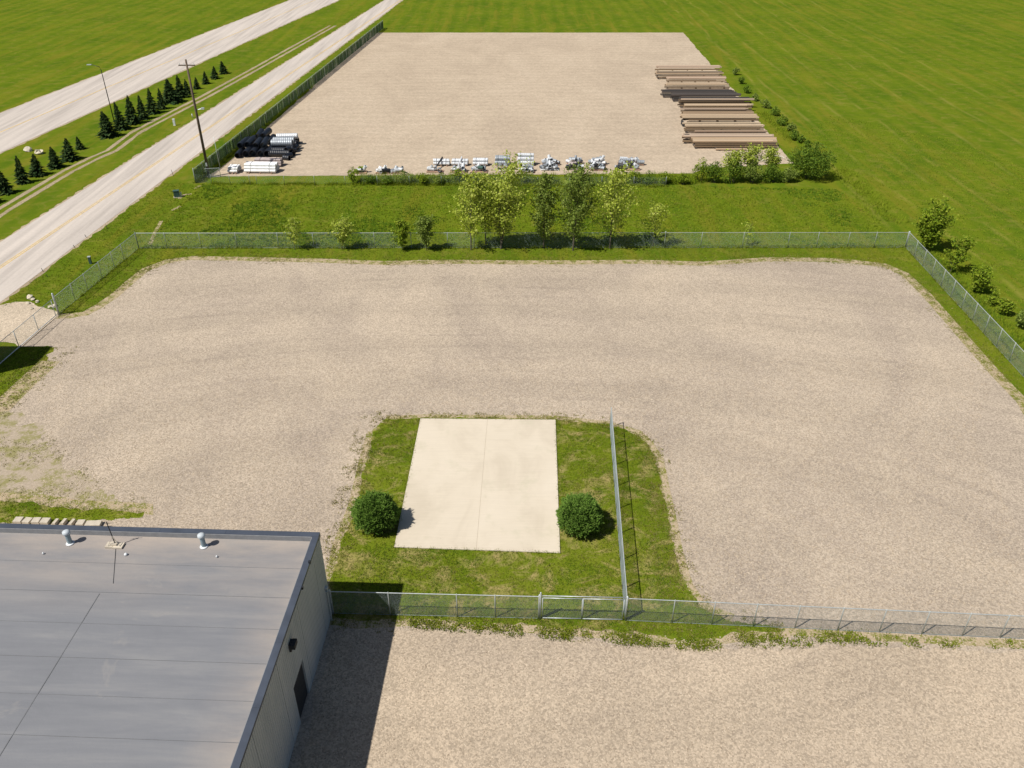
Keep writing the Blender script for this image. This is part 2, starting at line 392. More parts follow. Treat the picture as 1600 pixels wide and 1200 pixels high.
def blades(C, h, wd, n=4, spread=.08, rng=RNG):
    """C (k,3) roots -> joined triangle blades; h, wd arrays (k,)"""
    k = len(C); h = np.broadcast_to(h, (k,)); wd = np.broadcast_to(wd, (k,))
    C = np.repeat(C, n, 0); h = np.repeat(h, n)*rng.uniform(.6, 1.2, k*n); wd = np.repeat(wd, n)
    a = rng.uniform(0, 2*np.pi, k*n); t = rng.uniform(0, 2*np.pi, k*n); s = rng.uniform(.2, 1.1, k*n)
    C = C + np.stack([np.cos(t), np.sin(t), 0*t], 1)*(rng.uniform(0, 1, k*n)*spread)[:, None]
    u = np.stack([np.cos(a), np.sin(a), 0*a], 1)*(wd/2)[:, None]
    tip = C + np.stack([np.cos(t)*s*h*.8, np.sin(t)*s*h*.8, h], 1)
    V = np.stack([C-u, C+u, tip], 1).reshape(-1, 3)
    return V, np.arange(len(V)).reshape(-1, 3)
def npnoise(P, scale, seed=0):
    """cheap value noise, vectorised"""
    q = P[:, :2]*scale + seed*17.3; i = np.floor(q).astype(int); f = q-i; f = f*f*(3-2*f)
    def hsh(a, b):
        v = np.sin(a*127.1+b*311.7)*43758.5453; return v-np.floor(v)
    a, b, c, d = hsh(i[:,0], i[:,1]), hsh(i[:,0]+1, i[:,1]), hsh(i[:,0], i[:,1]+1), hsh(i[:,0]+1, i[:,1]+1)
    return (a*(1-f[:,0])+b*f[:,0])*(1-f[:,1]) + (c*(1-f[:,0])+d*f[:,0])*f[:,1]
def scatter(poly, dens, exclude=(), thr=None, rng=RNG):
    A = np.array([p[:2] for p in poly]); lo, hi = A.min(0), A.max(0)
    n = int(dens*(hi-lo).prod()); P = rng.uniform(lo, hi, (n, 2)); P = P[inside(P, poly)]
    for e in exclude: P = P[~inside(P, e)]
    if thr is not None:
        f = .6*npnoise(P, thr[1], thr[2]) + .4*npnoise(P, thr[1]*3.1, thr[2]+3)
        P = P[f > thr[0]]
    return np.concatenate([P, np.zeros((len(P), 1))], 1)
def edge_scatter(line, dens, wid, rng=RNG):
    out = []
    for a, b in zip(line[:-1], line[1:]):
        a = np.array(a[:2]); b = np.array(b[:2]); L = np.linalg.norm(b-a); k = int(L*dens*wid*2)
        t = rng.uniform(0, 1, k)[:, None]; nrm = np.array([-(b-a)[1], (b-a)[0]])/max(L, 1e-6)
        out.append(a+(b-a)*t + nrm*np.clip(rng.normal(0, wid*.5, k), -wid, wid)[:, None])
    P = np.concatenate(out); return np.concatenate([P, np.zeros((len(P), 1))], 1)

# ------------------------------------------------------------------ ground sheets
sheet('ground', [(-4000,-1500),(4000,-1500),(4000,6000),(-4000,6000)], 0, M['field'])

# corners of the yard fence
FL = g(217, 388); FR = g(1415, 387); GT = g(92.5, 491)
dl = Vector((GT[0]-FL[0], GT[1]-FL[1])).normalized()       # left fence, towards the camera
rb = g(1598, 588); dr = Vector((rb[0]-FR[0], rb[1]-FR[1])).normalized()
NR = (FR[0]+dr.x*56.5, FR[1]+dr.y*56.5)                     # near right corner, outside the picture

yard = px((88,493),(112,492),(132,489),(152,478),(176,462),(200,441),(225,421),(262,407),(300,402),(400,404),(500,406),(600,410),
          (700,408),(800,409),(900,409),(1000,408),(1100,411),(1200,404),(1290,405),(1335,408),(1384,414),(1416,428),(1450,460),(1480,494),
          (1520,540),(1560,585),(1602,628))
yard += [(FR[0]+dr.x*t-2.3, FR[1]+dr.y*t) for t in (36, 46, 56)]
yard += [(NR[0]-2, 8), (-70, 8), (-70, 44)] + px((-60,700),(-25,655),(0,632),(20,612),(55,580),(74,562),(86,543),(70,541,.02),(30,542,.02))
yard_r = ragged(yard, .2, .42, 3)
sheet('gravel_yard', yard_r, .010, M['gravel'])
road_l = (Vector(g(0,379)), Vector(g(362,151))); road_r = (Vector(g(45,439)), Vector(g(400,172)))
def along(p, y): return p[0].x + (p[1].x-p[0].x)*(y-p[0].y)/(p[1].y-p[0].y)
drive = px((92,492),(84,486),(60,478),(45,472),(20,472)) + [(along(road_r, 74)-.6, 74), (along(road_r, 70)-.8, 72), (along(road_r, 60)-1, 58)] + \
        px((-160,556),(-60,540),(0,535),(20,537),(30,543),(60,519))
sheet('gravel_driveway', ragged(drive, .25, .22, 9), .016, M['drive'])
def strip(name, fn0, fn1, y0, y1, z, mat, n=60, kind='structure', parent=None, jit=0):
    V = []; 
    for i in range(n+1):
        y = y0+(y1-y0)*i/n; V += [(fn0(y)+random.uniform(-jit, jit), y, z), (fn1(y)+random.uniform(-jit, jit), y, z)]
    F_ = [(2*i, 2*i+1, 2*i+3, 2*i+2) for i in range(n)]
    return tag(mesh_np(name, V, F_, mat, parent), kind=kind)
random.seed(4)
# sandy shoulders, road, second road, farm track
M['shoulder'] = gravel_mat('sandy_shoulder', (.33,.26,.17), (.40,.32,.22), (.46,.37,.26))
strip('road_shoulder', lambda y: along(road_l, y)-.35, lambda y: along(road_r, y)+.35, 0, 900, .006, M['shoulder'], 1400, jit=.22)
road = strip('road', lambda y: along(road_l, y), lambda y: along(road_r, y), 0, 900, .022, M['road'], 300)
cl = (Vector(g(0,418)), Vector(g(385,161)))
for dx in (-.16, .16):
    strip('road_marking', lambda y: along(cl, y)+dx-.06, lambda y: along(cl, y)+dx+.06, 0, 600, .03, M['yellow'], 200, jit=.012)
r2l = (Vector(g(0,165)), Vector(g(42,151))); r2r = (Vector(g(0,239)), Vector(g(195,151)))
r2a = lambda y: along(r2r, y); r2b = lambda y: along(r2r, y)-15.5
strip('far_road_shoulder', lambda y: r2b(y)-.4, lambda y: r2a(y)+.4, 20, 900, .006, M['shoulder'], 700, jit=.25)
strip('far_road', r2b, r2a, 20, 900, .022, M['road'], 200)
strip('far_road_marking', lambda y: r2a(y)-7.6, lambda y: r2a(y)-7.4, 20, 600, .03, M['yellow'], 100)
M['soil'] = gravel_mat('bare_soil_track', (.30,.24,.15), (.36,.29,.19), (.27,.22,.13))
tr = [g(*p) for p in ((-60,372),(10,325),(60,295),(107,267),(145,248),(175,235),(212,207),(250,187),(320,151),(395,110),(520,40))]
def track_side(off, wdt):
    pts = []; m = len(tr)
    for i, p in enumerate(tr):
        a = Vector(tr[max(i-1,0)]); b = Vector(tr[min(i+1,m-1)]); d = (b-a).normalized(); n_ = Vector((-d.y, d.x))
        pts.append((p[0]+n_.x*(off-wdt), p[1]+n_.y*(off-wdt)))
    for i in range(m-1, -1, -1):
        a = Vector(tr[max(i-1,0)]); b = Vector(tr[min(i+1,m-1)]); d = (b-a).normalized(); n_ = Vector((-d.y, d.x))
        pts.append((tr[i][0]+n_.x*(off+wdt), tr[i][1]+n_.y*(off+wdt)))
    return pts
for off in (-.75, .75):
    sheet('wheel_track', ragged(track_side(off, .33), .5, .10, 5+off), .012, M['soil'])
# the storage yard behind
farw = px((322,277),(345,275.5),(400,275),(540,274.5),(700,273.5),(850,273),(1000,272),(1085,271),(1100,262),(1160,260),(1238,255))
farw += [(43.2,165),(44.5,230),(-37.5,230),(-39.9,161)] + px((346,262))
sheet('storage_yard', ragged(farw, .4, .16, 21), .012, M['gravel_far'])

# lawns on the gravel
isl = px((603,656),(658,653),(760,654),(868,655),(951,664),(973,671),(995,677),(1012,694),(1027,718),(1035,760),(1046,812),(1056,866),(1071,915),(1096,950),
         (1150,971),(1215,980))
isl += px((1225,986),(1200,988),(1150,991),(1100,999),(1000,991),(900,983),(800,976),(700,970),(650,966),
          (600,970),(560,971),(523,966),(518,950),(514,906),(526,880),(533,850),(545,818),(556,790),(563,760),(570,730),(577,700),(586,672))
isl_r = ragged(isl, .16, .30, 31)
sheet('island_lawn', isl_r, .02, M['lawn'])
backlawn = px((-80,775),(0,782),(60,784),(110,793),(160,795),(228,799),(222,808),(160,812),(90,816),(0,820),(-80,822))
bl_r = ragged(backlawn, .16, .28, 41)
sheet('back_lawn', bl_r, .02, M['lawn'])
# the apron this side of the fence is warmer gravel
ap = [( -10.4, g(600,975)[1])] + px((700,985),(900,1000),(1100,1014),(1400,1012),(1600,1020)) + [(NR[0]-2, g(1600,1020)[1]-.8), (NR[0]-2, 8.3), (-10.9, 8.3)]
sheet('gravel_apron', ragged(ap, .3, .3, 51), .014, M['gravel_near'])

def edge_strip(line, w_in, w_out, z, seed, amp=.3, closed=False):
    L0 = [Vector((*p[:2], 0)) for p in line]; m = len(L0); A = []; B = []
    for i, p in enumerate(L0):
        a = L0[(i-1) % m] if closed or i else p; b_ = L0[(i+1) % m] if closed or i < m-1 else p
        d = (b_-a).normalized(); n_ = Vector((-d.y, d.x, 0)); A.append(p+n_*w_in); B.append(p-n_*w_out)
    random.seed(seed)
    if closed: A.append(A[0]); B.append(B[0])
    ra = ragged(A, .22, amp, seed, False); rb_ = ragged(B, .22, amp, seed+50, False)
    sheet('worn_edge', [(p.x, p.y) for p in ra]+[(p.x, p.y) for p in rb_[::-1]], z, M['worn'])
edge_strip(yard[:31], .35, .75, .0125, 61, .45)
edge_strip(yard[34:-3], .6, 1.3, .0125, 62, .6)
edge_strip(isl[:15], .5, .3, .0171, 63, .35)
edge_strip(isl[15:], .55, .3, .0174, 64, .35)
edge_strip(px((1215,984),(1300,991),(1420,997),(1600,1006),(1800,1016)), .25, .35, .0180, 67, .35)
edge_strip(backlawn[:7], .8, .3, .0186, 65, .4)
def sparse_mat():
    m, N, L, b = newmat('sparse_weedy_gravel', 1, 0, 0)
    v = coord(N, L); f = nz(N, L, v, .7, 6, .78)
    soil = ramp(N, L, nz(N, L, v, 6, 4, .85), [(.3, (.30,.245,.185)), (.7, (.47,.39,.30))])
    c = mix(N, L, ramp(N, L, f, [(.47, 0.0), (.58, .7)]), soil, (.20,.195,.045)); L.new(c, b.inputs['Base Color'])
    bump(N, L, f, b, .5, .05); return m
sheet('weedy_gravel', ragged(px((-90,690),(0,640),(30,640),(60,670),(100,715),(150,760),(225,792),(160,790),(110,788),(0,778),(-90,772)), .22, 1.1, 66), .0137, sparse_mat())

for i_, pth in enumerate((((252,345),(243,362),(233,384)), ((312,290),(303,296)), ((300,303),(288,304),(278,312)), ((282,322),(266,330)))):
    L0 = [Vector((*g(*p), 0)) for p in pth]; A = []; B = []
    for i, p in enumerate(L0):
        d = (L0[min(i+1, len(L0)-1)]-L0[max(i-1, 0)]).normalized(); n_ = Vector((-d.y, d.x, 0)); A.append(p+n_*.22); B.append(p-n_*.22)
    ra = ragged(A, .3, .3, 71+i_, False); rb_ = ragged(B, .3, .3, 77+i_, False)
    sheet('bare_path', [(p.x, p.y) for p in ra]+[(p.x, p.y) for p in rb_[::-1]], .008, M['worn'])

# concrete pad: four slabs, joints open between them
P00, P10, P11, P01 = (Vector((*g(*q), 0)) for q in ((616,856),(875,865),(868,657),(657,655)))
def padpt(u, v): return (P00*(1-u)+P10*u)*(1-v) + (P01*(1-u)+P11*u)*v
pc = padpt(.5, .5)
padt = empty('concrete_pad', (pc.x, pc.y, 0)); padt['kind'] = 'structure'
def pslab(u0, u1, v0, v1):
    q = [padpt(u, v)-pc for u, v in ((u0,v0),(u1,v0),(u1,v1),(u0,v1))]
    mb = MB(); vs = [(p.x,p.y,.0) for p in q]+[(p.x,p.y,.085) for p in q]
    mb.add(vs, [(4,5,6,7),(0,1,5,4),(1,2,6,5),(2,3,7,6),(3,0,4,7)]); return mb.build('slab', M['pad'], padt)
e = .0009
for u0, u1 in ((0, .497-e), (.497+e, 1)):
    for v0, v1 in ((0, .5449), (.5451, 1)): pslab(u0, u1, v0, v1)
q = [padpt(u, v)-pc for u, v in ((.003,.003),(.997,.003),(.997,.997),(.003,.997))]
MB().add([(p.x,p.y,.074) for p in q], [(0,1,2,3)]).build('joint_filler', M['joint'], padt)
pad_poly = [(p.x, p.y) for p in (P00, P10, P11, P01)]

# ------------------------------------------------------------------ the grey building, bottom left
B0 = Vector((*g(519.7, 959), 0)); BH = 6.47; BW, BD = 36.0, 26.0
bld = empty('building', B0, YAW, 'flat roofed grey commercial building with dark parapet at the lower left', 'building')
T = .30; RZ = BH-.34
# walls (butt-jointed, ribbed east wall in panels)
MB().box(-BW, -.002, -.22, 0, 0, BH-.12).build('wall', M['wall'], bld)['label'] = 'back wall facing the gravel yard'
def ribbed(y0, y1, z0, z1, step=.2):
    mb = MB(); y = y0; vs = []; k = int(round((y1-y0)/step))
    for i in range(k):
        a = y0+(y1-y0)*i/k; b = y0+(y1-y0)*(i+.62)/k; c = y0+(y1-y0)*(i+1)/k
        mb.box(-.20, .0, a, b, z0, z1); mb.box(-.20, -.010, b, c, z0, z1)
    return mb
edges = [-.22, -1.55, -4.9, -8.6, -12.3, -16.0, -19.7, -BD]
for a, b in zip(edges[:-1], edges[1:]):
    door = (a == -4.9)
    ye = b+.03
    if door:
        # opening for the doorway: sides and the part above it
        ribbed(-5.55, a, 0, BH-.12).build('wall_panel', M['wall'], bld)
        ribbed(ye, -7.35, 0, BH-.12).build('wall_panel', M['wall'], bld)
        ribbed(-7.35, -5.55, 2.75, BH-.12).build('wall_panel', M['wall'], bld)
        MB().box(-.18, -.10, -7.33, -5.57, 0, 2.73).build('door', M['dark'], bld)
    else:
        ribbed(ye, a, 0, BH-.12).build('wall_panel', M['wall'], bld)
MB().box(-BW, -BW+.2, -BD, -.222, 0, BH-.12).build('wall', M['wall'], bld)
MB().box(-BW+.2, -.20, -BD, -BD+.2, 0, BH-.12).build('wall', M['wall'], bld)
# roof sheets with lapped seams
y = -.33; k = 0
rows = [-.33, -2.45, -4.5, -6.55, -8.6, -10.65, -12.7, -14.75, -16.8, -18.85, -20.9, -22.95, -BD+.3]
ridge = -7.9
for y1, y0 in zip(rows[:-1], rows[1:]):
    for x0, x1 in ((-BW+.3, -24.5), (-24.5, -.33)):
        o = MB().box(x0+.012, x1-.012, y0+.012, y1-.012, RZ-.1, RZ+.006*((rows.index(y1)) % 2)).build('roof_sheet', M['roof'], bld)
MB().box(-BW+.2, -.20, -BD+.2, -.22, RZ-.3, RZ-.101).build('roof_deck', M['dark'], bld)
lap = MB()
for yy in rows[1:-1]: lap.box(-BW+.35, -.36, yy-.010, yy+.010, RZ-.02, RZ+.010)
lap.build('seam', simple('roof_seam_tape', (.150,.153,.160), .7), bld)
MB().box(ridge-2.43-.02, ridge-2.43+.02, -BD+.4, -4.6, RZ-.02, RZ+.016).build('seam', bpy.data.materials['roof_seam_tape'], bld)
# parapets: inner flashing + metal cap in lengths
MB().box(-BW+.27, -.34, -.34, -.26, RZ-.1, BH-.03).build('parapet', M['capin'], bld)
MB().box(-.34, -.26, -BD+.3, -.34, RZ-.1, BH-.03).build('parapet', M['capin'], bld)
xs = [0.04, -5.2, -8.9, -12.6, -16.3, -20.0, -23.7, -27.4, -31.1, -BW]
for a, b in zip(xs[:-1], xs[1:]):
    MB().box(b+.008, a, -T, .05, BH-.30 if a else BH-.3, BH).build('parapet_cap', M['cap'], bld)
ys = [-T-.008, -4.0, -7.6, -11.2, -14.8, -18.4, -22.0, -BD]
for a, b in zip(ys[:-1], ys[1:]):
    MB().box(-T, .05, b+.008, a, BH-.16, BH).build('parapet_cap', M['cap'], bld)
MB().box(-BW-.05, -BW+.27, -BD, -T-.01, BH-.3, BH).build('parapet_cap', M['cap'], bld)
MB().box(-BW+.28, -T-.01, -BD-.05, -BD+.3, BH-.3, BH).build('parapet_cap', M['cap'], bld)
def wallpt(pxx, pyy):        # where a bearing meets the east wall, in building coordinates
    u = (pxx-800)/CAM_F; v = -(pyy-600)/CAM_F; cp, sp = math.cos(CAM_PITCH), math.sin(CAM_PITCH)
    d = Vector((u, cp+v*sp, -sp+v*cp)); o = Vector((0,0,CAM_H))-B0
    t = -(o.dot(E1))/d.dot(E1); p = o+d*t
    return p.dot(E2), p.z
wy, wz = wallpt(453, 1008)
lamp = MB().box(.0, .10, wy-.20, wy+.20, wz-.28, wz+.24).box(.10, .32, wy-.24, wy+.24, wz-.05, wz+.22).build('wall_lamp', M['dark'], bld)
for q in ((482,878), (470,918)):
    wy, wz = wallpt(*q); MB().box(.0, .12, wy-.06, wy+.06, wz-.10, wz+.08).build('wall_bracket', M['dark'], bld)
wy, wz = wallpt(508, 918)
mb = MB().tube([(.07, wy, 0), (.07, wy, wz)], .045, 8); mb.box(0, .14, wy-.1, wy+.1, wz-.35, wz-.25); mb.box(0, .14, wy-.16, wy+.12, wz-.02, wz+.05)
mb.build('wall_conduit', M['galv'], bld)

# things on the roof
def roofvent(pxx, pyy, label):
    x, y = g(pxx, pyy, RZ)
    t = empty('roof_vent', (x, y, RZ+.012), 0, label, 'roof vent', 'metal vent pipes on the flat roof')
    MB().tube([(0,0,0),(0,0,.05)], [.24,.20], 16).build('flashing', M['white'], t, True)
    mb = MB(); n = 9
    mb.tube([(0,0,.05+.075*i) for i in range(n+1)], [.125+.012*(i % 2) for i in range(n+1)], 16); mb.build('pipe', M['galvp'], t, True)
    mb = MB().tube([(0,0,.70),(0,0,.74),(0,0,.86),(0,0,.93)], [.17,.21,.20,.09], 18); mb.build('cowl', M['cowl'], t, True)
roofvent(110, 849, 'galvanised vent pipe with round white cowl, left of the antenna mast')
roofvent(319, 854, 'galvanised vent pipe with round white cowl, nearer the corner of the roof')
ax, ay = g(181, 853, RZ)
ant = empty('antenna_mast', (ax, ay, RZ+.012), YAW, 'thin dark antenna mast on a weighted pale base by the back parapet', 'antenna')
mb = MB().box(-.5,-.1,-.22,.2,0,.10).box(-.08,.45,-.25,.17,0,.10); mb.build('base_slab', M['slab'], ant)
MB().box(-.22,.12,-.12,.14,.10,.20).build('ballast_block', M['slab'], ant)
MB().tube([(0,0,.20),(-.06,.0,1.75)], .026, 8).build('mast', M['dark'], ant)
for dx, dy in ((-.33,-.15),(.33,-.15),(0,.14)): MB().tube([(dx,dy,.1),(-.02,0,.72)], .018, 6).build('leg', M['slab'], ant)
mb = MB()
for z_, l_ in ((1.62,.5),(1.40,.42)): mb.tube([(-.05-l_/2,0,z_),(-.05+l_/2,.06,z_)], .012, 5)
mb.build('antenna_bar', M['dark'], ant)
for i, (q, lb) in enumerate((((197,867.5),'small white drain cap on the roof right of the antenna'), ((339,871),'small white stub on the roof below the second vent'), ((68,866),'tiny pale stub on the roof left of the first vent'))):
    x, y = g(*q, RZ); r_ = .09 if i == 0 else .05
    pp = Matrix.Rotation(-YAW, 3, 'Z') @ (Vector((x, y, 0))-B0)
    MB().tube([(0,0,0),(0,0,.08),(0,0,.13)], [r_, r_, r_*.5], 12).build('roof_cap', M['white'], bld, True, (pp.x, pp.y, RZ+.012))['label'] = lb
cabl = [Matrix.Rotation(-YAW, 3, 'Z') @ (Vector((*g(*q, RZ), 0))-B0) for q in ((181,856),(179,885),(177,912))]
MB().tube([(p.x, p.y, RZ+.02) for p in cabl], .011, 5).build('cable', M['dark'], bld)

# a row of concrete blocks behind the building
blk0 = None; random.seed(12)
BP = [(30,815.5),(44,816),(58,816.5),(72,817),(88,818),(101,818.5),(114,819),(127,819.5),(141,820.5),(153,821)]
ordn = ['first','second','third','fourth','fifth','sixth','seventh','eighth','ninth','tenth']
for i, (a, b) in enumerate(BP):
    x, y = g(a, b)
    wd_ = random.uniform(.42, .5) if i not in (4,5,6) else .18
    if blk0 is None:
        blk0 = MB().box(-.5,.5,-.25,.25,0,.22).build('concrete_block', M['slab'])
        o = blk0
    else:
        o = blk0.copy(); link(o)
    o.location = (x, y, .02); o.rotation_euler = (0, 0, random.uniform(-.12,.12)+YAW); o.scale = (wd_*1.15, 1, random.uniform(.8,1.2))
    tag(o, 'pale block in the row behind the building, %s from its left end' % ordn[i], 'block', 'row of pale blocks behind the building')

# unseen tall block added left of view; its corner casts the grass shadow
HS = 9.5
tip = Vector((*g(83, 541), 0)); ofs = Vector((math.cos(SUN_AZ), math.sin(SUN_AZ), 0))*HS/math.tan(SUN_EL)
c0 = tip-ofs
shadow_caster = empty('added_shadow_block', c0, 0, 'unseen tall grey metal clad block added to cast shadow by the driveway gate', 'shadow_caster')
MB().box(-9, 0, -3.3, 0, 0, HS-.25).build('wall', M['wall'], shadow_caster)
MB().box(-9.1, .0, -3.35, 0, HS-.25, HS).build('roof', M['cap'], shadow_caster)
MB().box(-6, -4.6, -3.34, -3.302, 0, 2.4).build('door', M['dark'], shadow_caster)

# ------------------------------------------------------------------ chain link fences
HF = 1.88
POST = MB().tube([(0,0,0),(0,0,HF+.02),(0,0,HF+.07)], [.036,.036,.012], 8).build('post', M['galv'], None, True)
POSTB = MB().tube([(0,0,0),(0,0,HF+.10),(0,0,HF+.16)], [.055,.055,.015], 10).build('post', M['galv'], None, True)
def zigmesh(a, b, h, pitch=.085, r=.0030, z0=.04, name='chain_link_mesh', mat=None, parent=None):
    """real diagonal wires of a chain link run from a to b, in coordinates of the parent"""
    a = np.array([*a[:2], 0.]); b = np.array([*b[:2], 0.]); L_ = np.linalg.norm(b-a); d = (b-a)/L_; n_ = np.array([-d[1], d[0], 0.])
    hh = h-z0; s = np.arange(-hh, L_, pitch)
    V = []; 
    for sg in (1, -1):
        x0 = s.copy(); x1 = s+hh; zz0 = np.zeros_like(s); zz1 = np.full_like(s, hh)
        c = x0 < 0; zz0[c] = -x0[c]; x0[c] = 0
        c = x1 > L_; zz1[c] = hh-(x1[c]-L_); x1[c] = L_
        if sg < 0: zz0, zz1 = hh-zz0, hh-zz1
        p0 = a+d*x0[:, None]; p1 = a+d*x1[:, None]; p0[:, 2] = zz0+z0; p1[:, 2] = zz1+z0
        o_ = n_*(r*1.3*sg)
        up = np.array([0,0,1.]); perp = (d*(-sg)+up)/math.sqrt(2)
        for k in range(3):
            t = 2*np.pi*k/3; off = (perp*math.cos(t)+n_*math.sin(t))*r + o_
            V.append(np.stack([p0+off, p1+off], 1))
    F_ = []; m = len(s); base = 0; VV = []
    for q in range(2):
        tri = V[q*3:q*3+3]
        arr = np.concatenate(tri, 1)        # m,6,3
        VV.append(arr.reshape(-1, 3)); idx = (np.arange(m)*6)[:, None]+base
        for (i, j) in ((0, 2), (2, 4), (4, 0)):
            F_.append(np.concatenate([idx+i, idx+i+1, idx+j+1, idx+j], 1))
        base += m*6
    o = mesh_np(name, np.concatenate(VV), np.concatenate(F_), mat or M['wire'], parent)
    o['kind'] = 'stuff'; return o
def fence(name, pts, label, big=(), h=HF, rail=True, mat=None, pitch=.085, r=.003, cat='fence', bottom=True, postmesh=None):
    """pts: ground points of the posts, straight runs between those in big"""
    o = Vector((*pts[0][:2], 0)); t = empty(name, o, 0, label, cat)
    P = [Vector((p[0], p[1], 0))-o for p in pts]
    for i, p in enumerate(P):
        src = POSTB if i in big else (postmesh or POST)
        c = share(src, 'post', t, p); c.scale.z = h/HF
    for i, (a, b) in enumerate(zip(P[:-1], P[1:])):
        d = (b-a)
        if rail: MB().tube([(0,0,0), tuple(d)], .028, 6, False).build('top_rail', M['galv'], t, True, (a.x, a.y, h-.01))
        if bottom: MB().tube([(0,0,0), tuple(d)], .016, 5, False).build('tension_wire', M['wiren'], t, True, (a.x, a.y, .05))
    brk = sorted(set([0, len(P)-1]) | set(b for b in big if 0 < b < len(P)-1))
    for a, b in zip(brk[:-1], brk[1:]):
        # follow the posts when the run is not quite straight
        zigmesh(P[a], P[b], h-.02, pitch, r, mat=mat, parent=t)
    return t
def lerp_pts(a, b, step):
    a = Vector(a[:2]); b = Vector(b[:2]); n = max(1, round((b-a).length/step)); return [tuple(a.lerp(b, i/n)) for i in range(n+1)]
# back fence
bx = [217,261.5,315,372,399,436,488,497.5,586,643,700,782,850,895,953,1038,1095,1160,1231,1276,1324,1366,1415]
bx = [217,261.5,315,371,436,491,538,586,643,700,741,782,850,895,953,1038,1095,1160,1231,1276,1324,1366,1415]
bp = [tuple(Vector(FL).lerp(Vector(FR), (g(x,388)[0]-FL[0])/(FR[0]-FL[0]))) for x in bx]
fence('back_fence', bp, 'long chain link fence along the far side of the yard before the saplings', big=(0, 15, len(bp)-1))
# right fence
rp = lerp_pts(FR, NR, 2.6)
fence('right_fence', rp, 'chain link fence running down the right side of the yard beside the green field', big=(0, len(rp)-1), mat=M['wiren'])
# left fence down to the gate
lq = [g(*p) for p in ((217,388),(192.5,406.5),(178,419),(159,435),(136,453.5),(117,470),(92.5,491))]
lq = [tuple(Vector(lq[0]).lerp(Vector(lq[-1]), (Vector(p)-Vector(lq[0])).length/(Vector(lq[-1])-Vector(lq[0])).length)) for p in lq]
fence('left_fence', lq, 'chain link fence on the left between the road verge and the gravel yard', big=(0, len(lq)-1))
# sliding gate
ga = Vector((*g(90, 493), 0)); gm = Vector((*g(61, 518), 0)); gb = Vector((*g(28, 544), 0)); gb = ga+(gm-ga).normalized()*(gb-ga).length
gb2 = ga+(gm-ga).normalized()*((gb-ga).length+3.2)
gate = empty('driveway_gate', ga, 0, 'closed sliding chain link gate across the gravel driveway', 'gate')
D = gb2-ga; dn = D.normalized()
MB().tube([(0,0,0), tuple(D)], .028, 6).build('top_rail', M['galv'], gate, True, (0,0,HF-.08))
MB().tube([(0,0,0), tuple(D)], .045, 6).build('bottom_rail', M['white'], gate, True, (0,0,.14))
for q in (dn*.25, gm-ga, gb-ga, D):
    MB().tube([(0,0,.1),(0,0,HF-.08)], .035, 8).build('upright', M['galv'], gate, True, tuple(q))
zigmesh(dn*.25, D, HF-.1, .11, .0022, .16, mat=M['wiren'], parent=gate)
# fence beyond the gate
q0 = gb2; q1 = gb2+dn*26
fence('lower_left_fence', lerp_pts(q0, q1, 2.8), 'chain link fence continuing past the driveway gate at the left edge', big=(0,))
gp = MB().tube([(0,0,0),(0,0,HF+.45),(0,0,HF+.52)], [.09,.09,.03], 12).build('gate_post', M['galv'], None, True, (ga.x+.1, ga.y+.12, 0))
tag(gp, 'thick galvanised post at the right end of the driveway gate', 'gate post')
# near fence: building corner -> gate -> corner -> right
NB = Vector((*g(521, 959), 0)); NC = Vector((*g(977, 970), 0)); NG = Vector((*g(844, 967), 0))
npx = [(521,959),(610,961.5),(715,963),(774,964.5),(842,966.5)]
def on(a, b, pxl):
    return [tuple(Vector(a[:2]).lerp(Vector(b[:2]), (g(x,y_)[0]-a[0])/(b[0]-a[0]))) for x, y_ in pxl]
fence('near_fence', on(NB, NG, npx), 'chain link fence from the building corner to the walk gate in front of the lawn', big=(0, len(npx)-1), mat=M['wiren'])
wg = empty('walk_gate', (NG.x+.12, NG.y, 0), 0, 'double leaf chain link gate in the near fence below the concrete pad', 'gate')
D = NC-NG; dn = D.normalized(); Lg = D.length-.30
for x0, x1 in ((.0, Lg*.49), (Lg*.5, Lg)):
    leaf = MB()
    for z_ in (.10, HF-.12): leaf.tube([tuple(dn*x0)[:2]+(z_,), tuple(dn*x1)[:2]+(z_,)], .03, 6)
    for x_ in (x0, x1): leaf.tube([tuple(dn*x_)[:2]+(.08,), tuple(dn*x_)[:2]+(HF-.10,)], .03, 6)
    leaf.build('gate_leaf', M['galv'], wg, True)
MB().tube([tuple(dn*-.05)[:2]+(0,), tuple(dn*(Lg+.1))[:2]+(0,)], .028, 6).build('top_rail', M['galv'], wg, True, (0,0,HF+.06))
zigmesh(dn*.0, dn*Lg, HF-.12, .085, .003, .10, mat=M['wiren'], parent=wg)
gpp = MB().tube([(0,0,0),(0,0,HF+.30),(0,0,HF+.36)], [.055,.055,.02], 10).build('gate_post', M['galv'], None, True, (NG.x, NG.y-.01, 0))
tag(gpp, 'tall galvanised post at the left side of the walk gate', 'gate post')
# right of the corner
nrx = [(977,970),(1050,974.5),(1112,977.5),(1177,980.5),(1242,983.5),(1309,986.5),(1374,989.5),(1440,992),(1503,994.5),(1562,997)]
na = on(NC, Vector((*g(1600,998.5), 0)), nrx); na = [(p[0], p[1]) for p in na]
last = Vector(na[-1]); dnr = (Vector(na[-1])-Vector(na[0])).normalized()
na += [tuple(last+dnr*2.45*i) for i in range(1, 6)]
fence('near_right_fence', na, 'chain link fence along the bottom right of the gravel yard', big=(0,), mat=M['wiren'])
# middle fence, seen end on
MA = Vector((*g(953, 668), 0))
fence('middle_fence', lerp_pts((NC.x-.02, NC.y+.03), MA, 2.5), 'chain link fence seen end on, running from the walk gate beside the concrete pad lawn', big=(0, ), mat=M['wiren'])

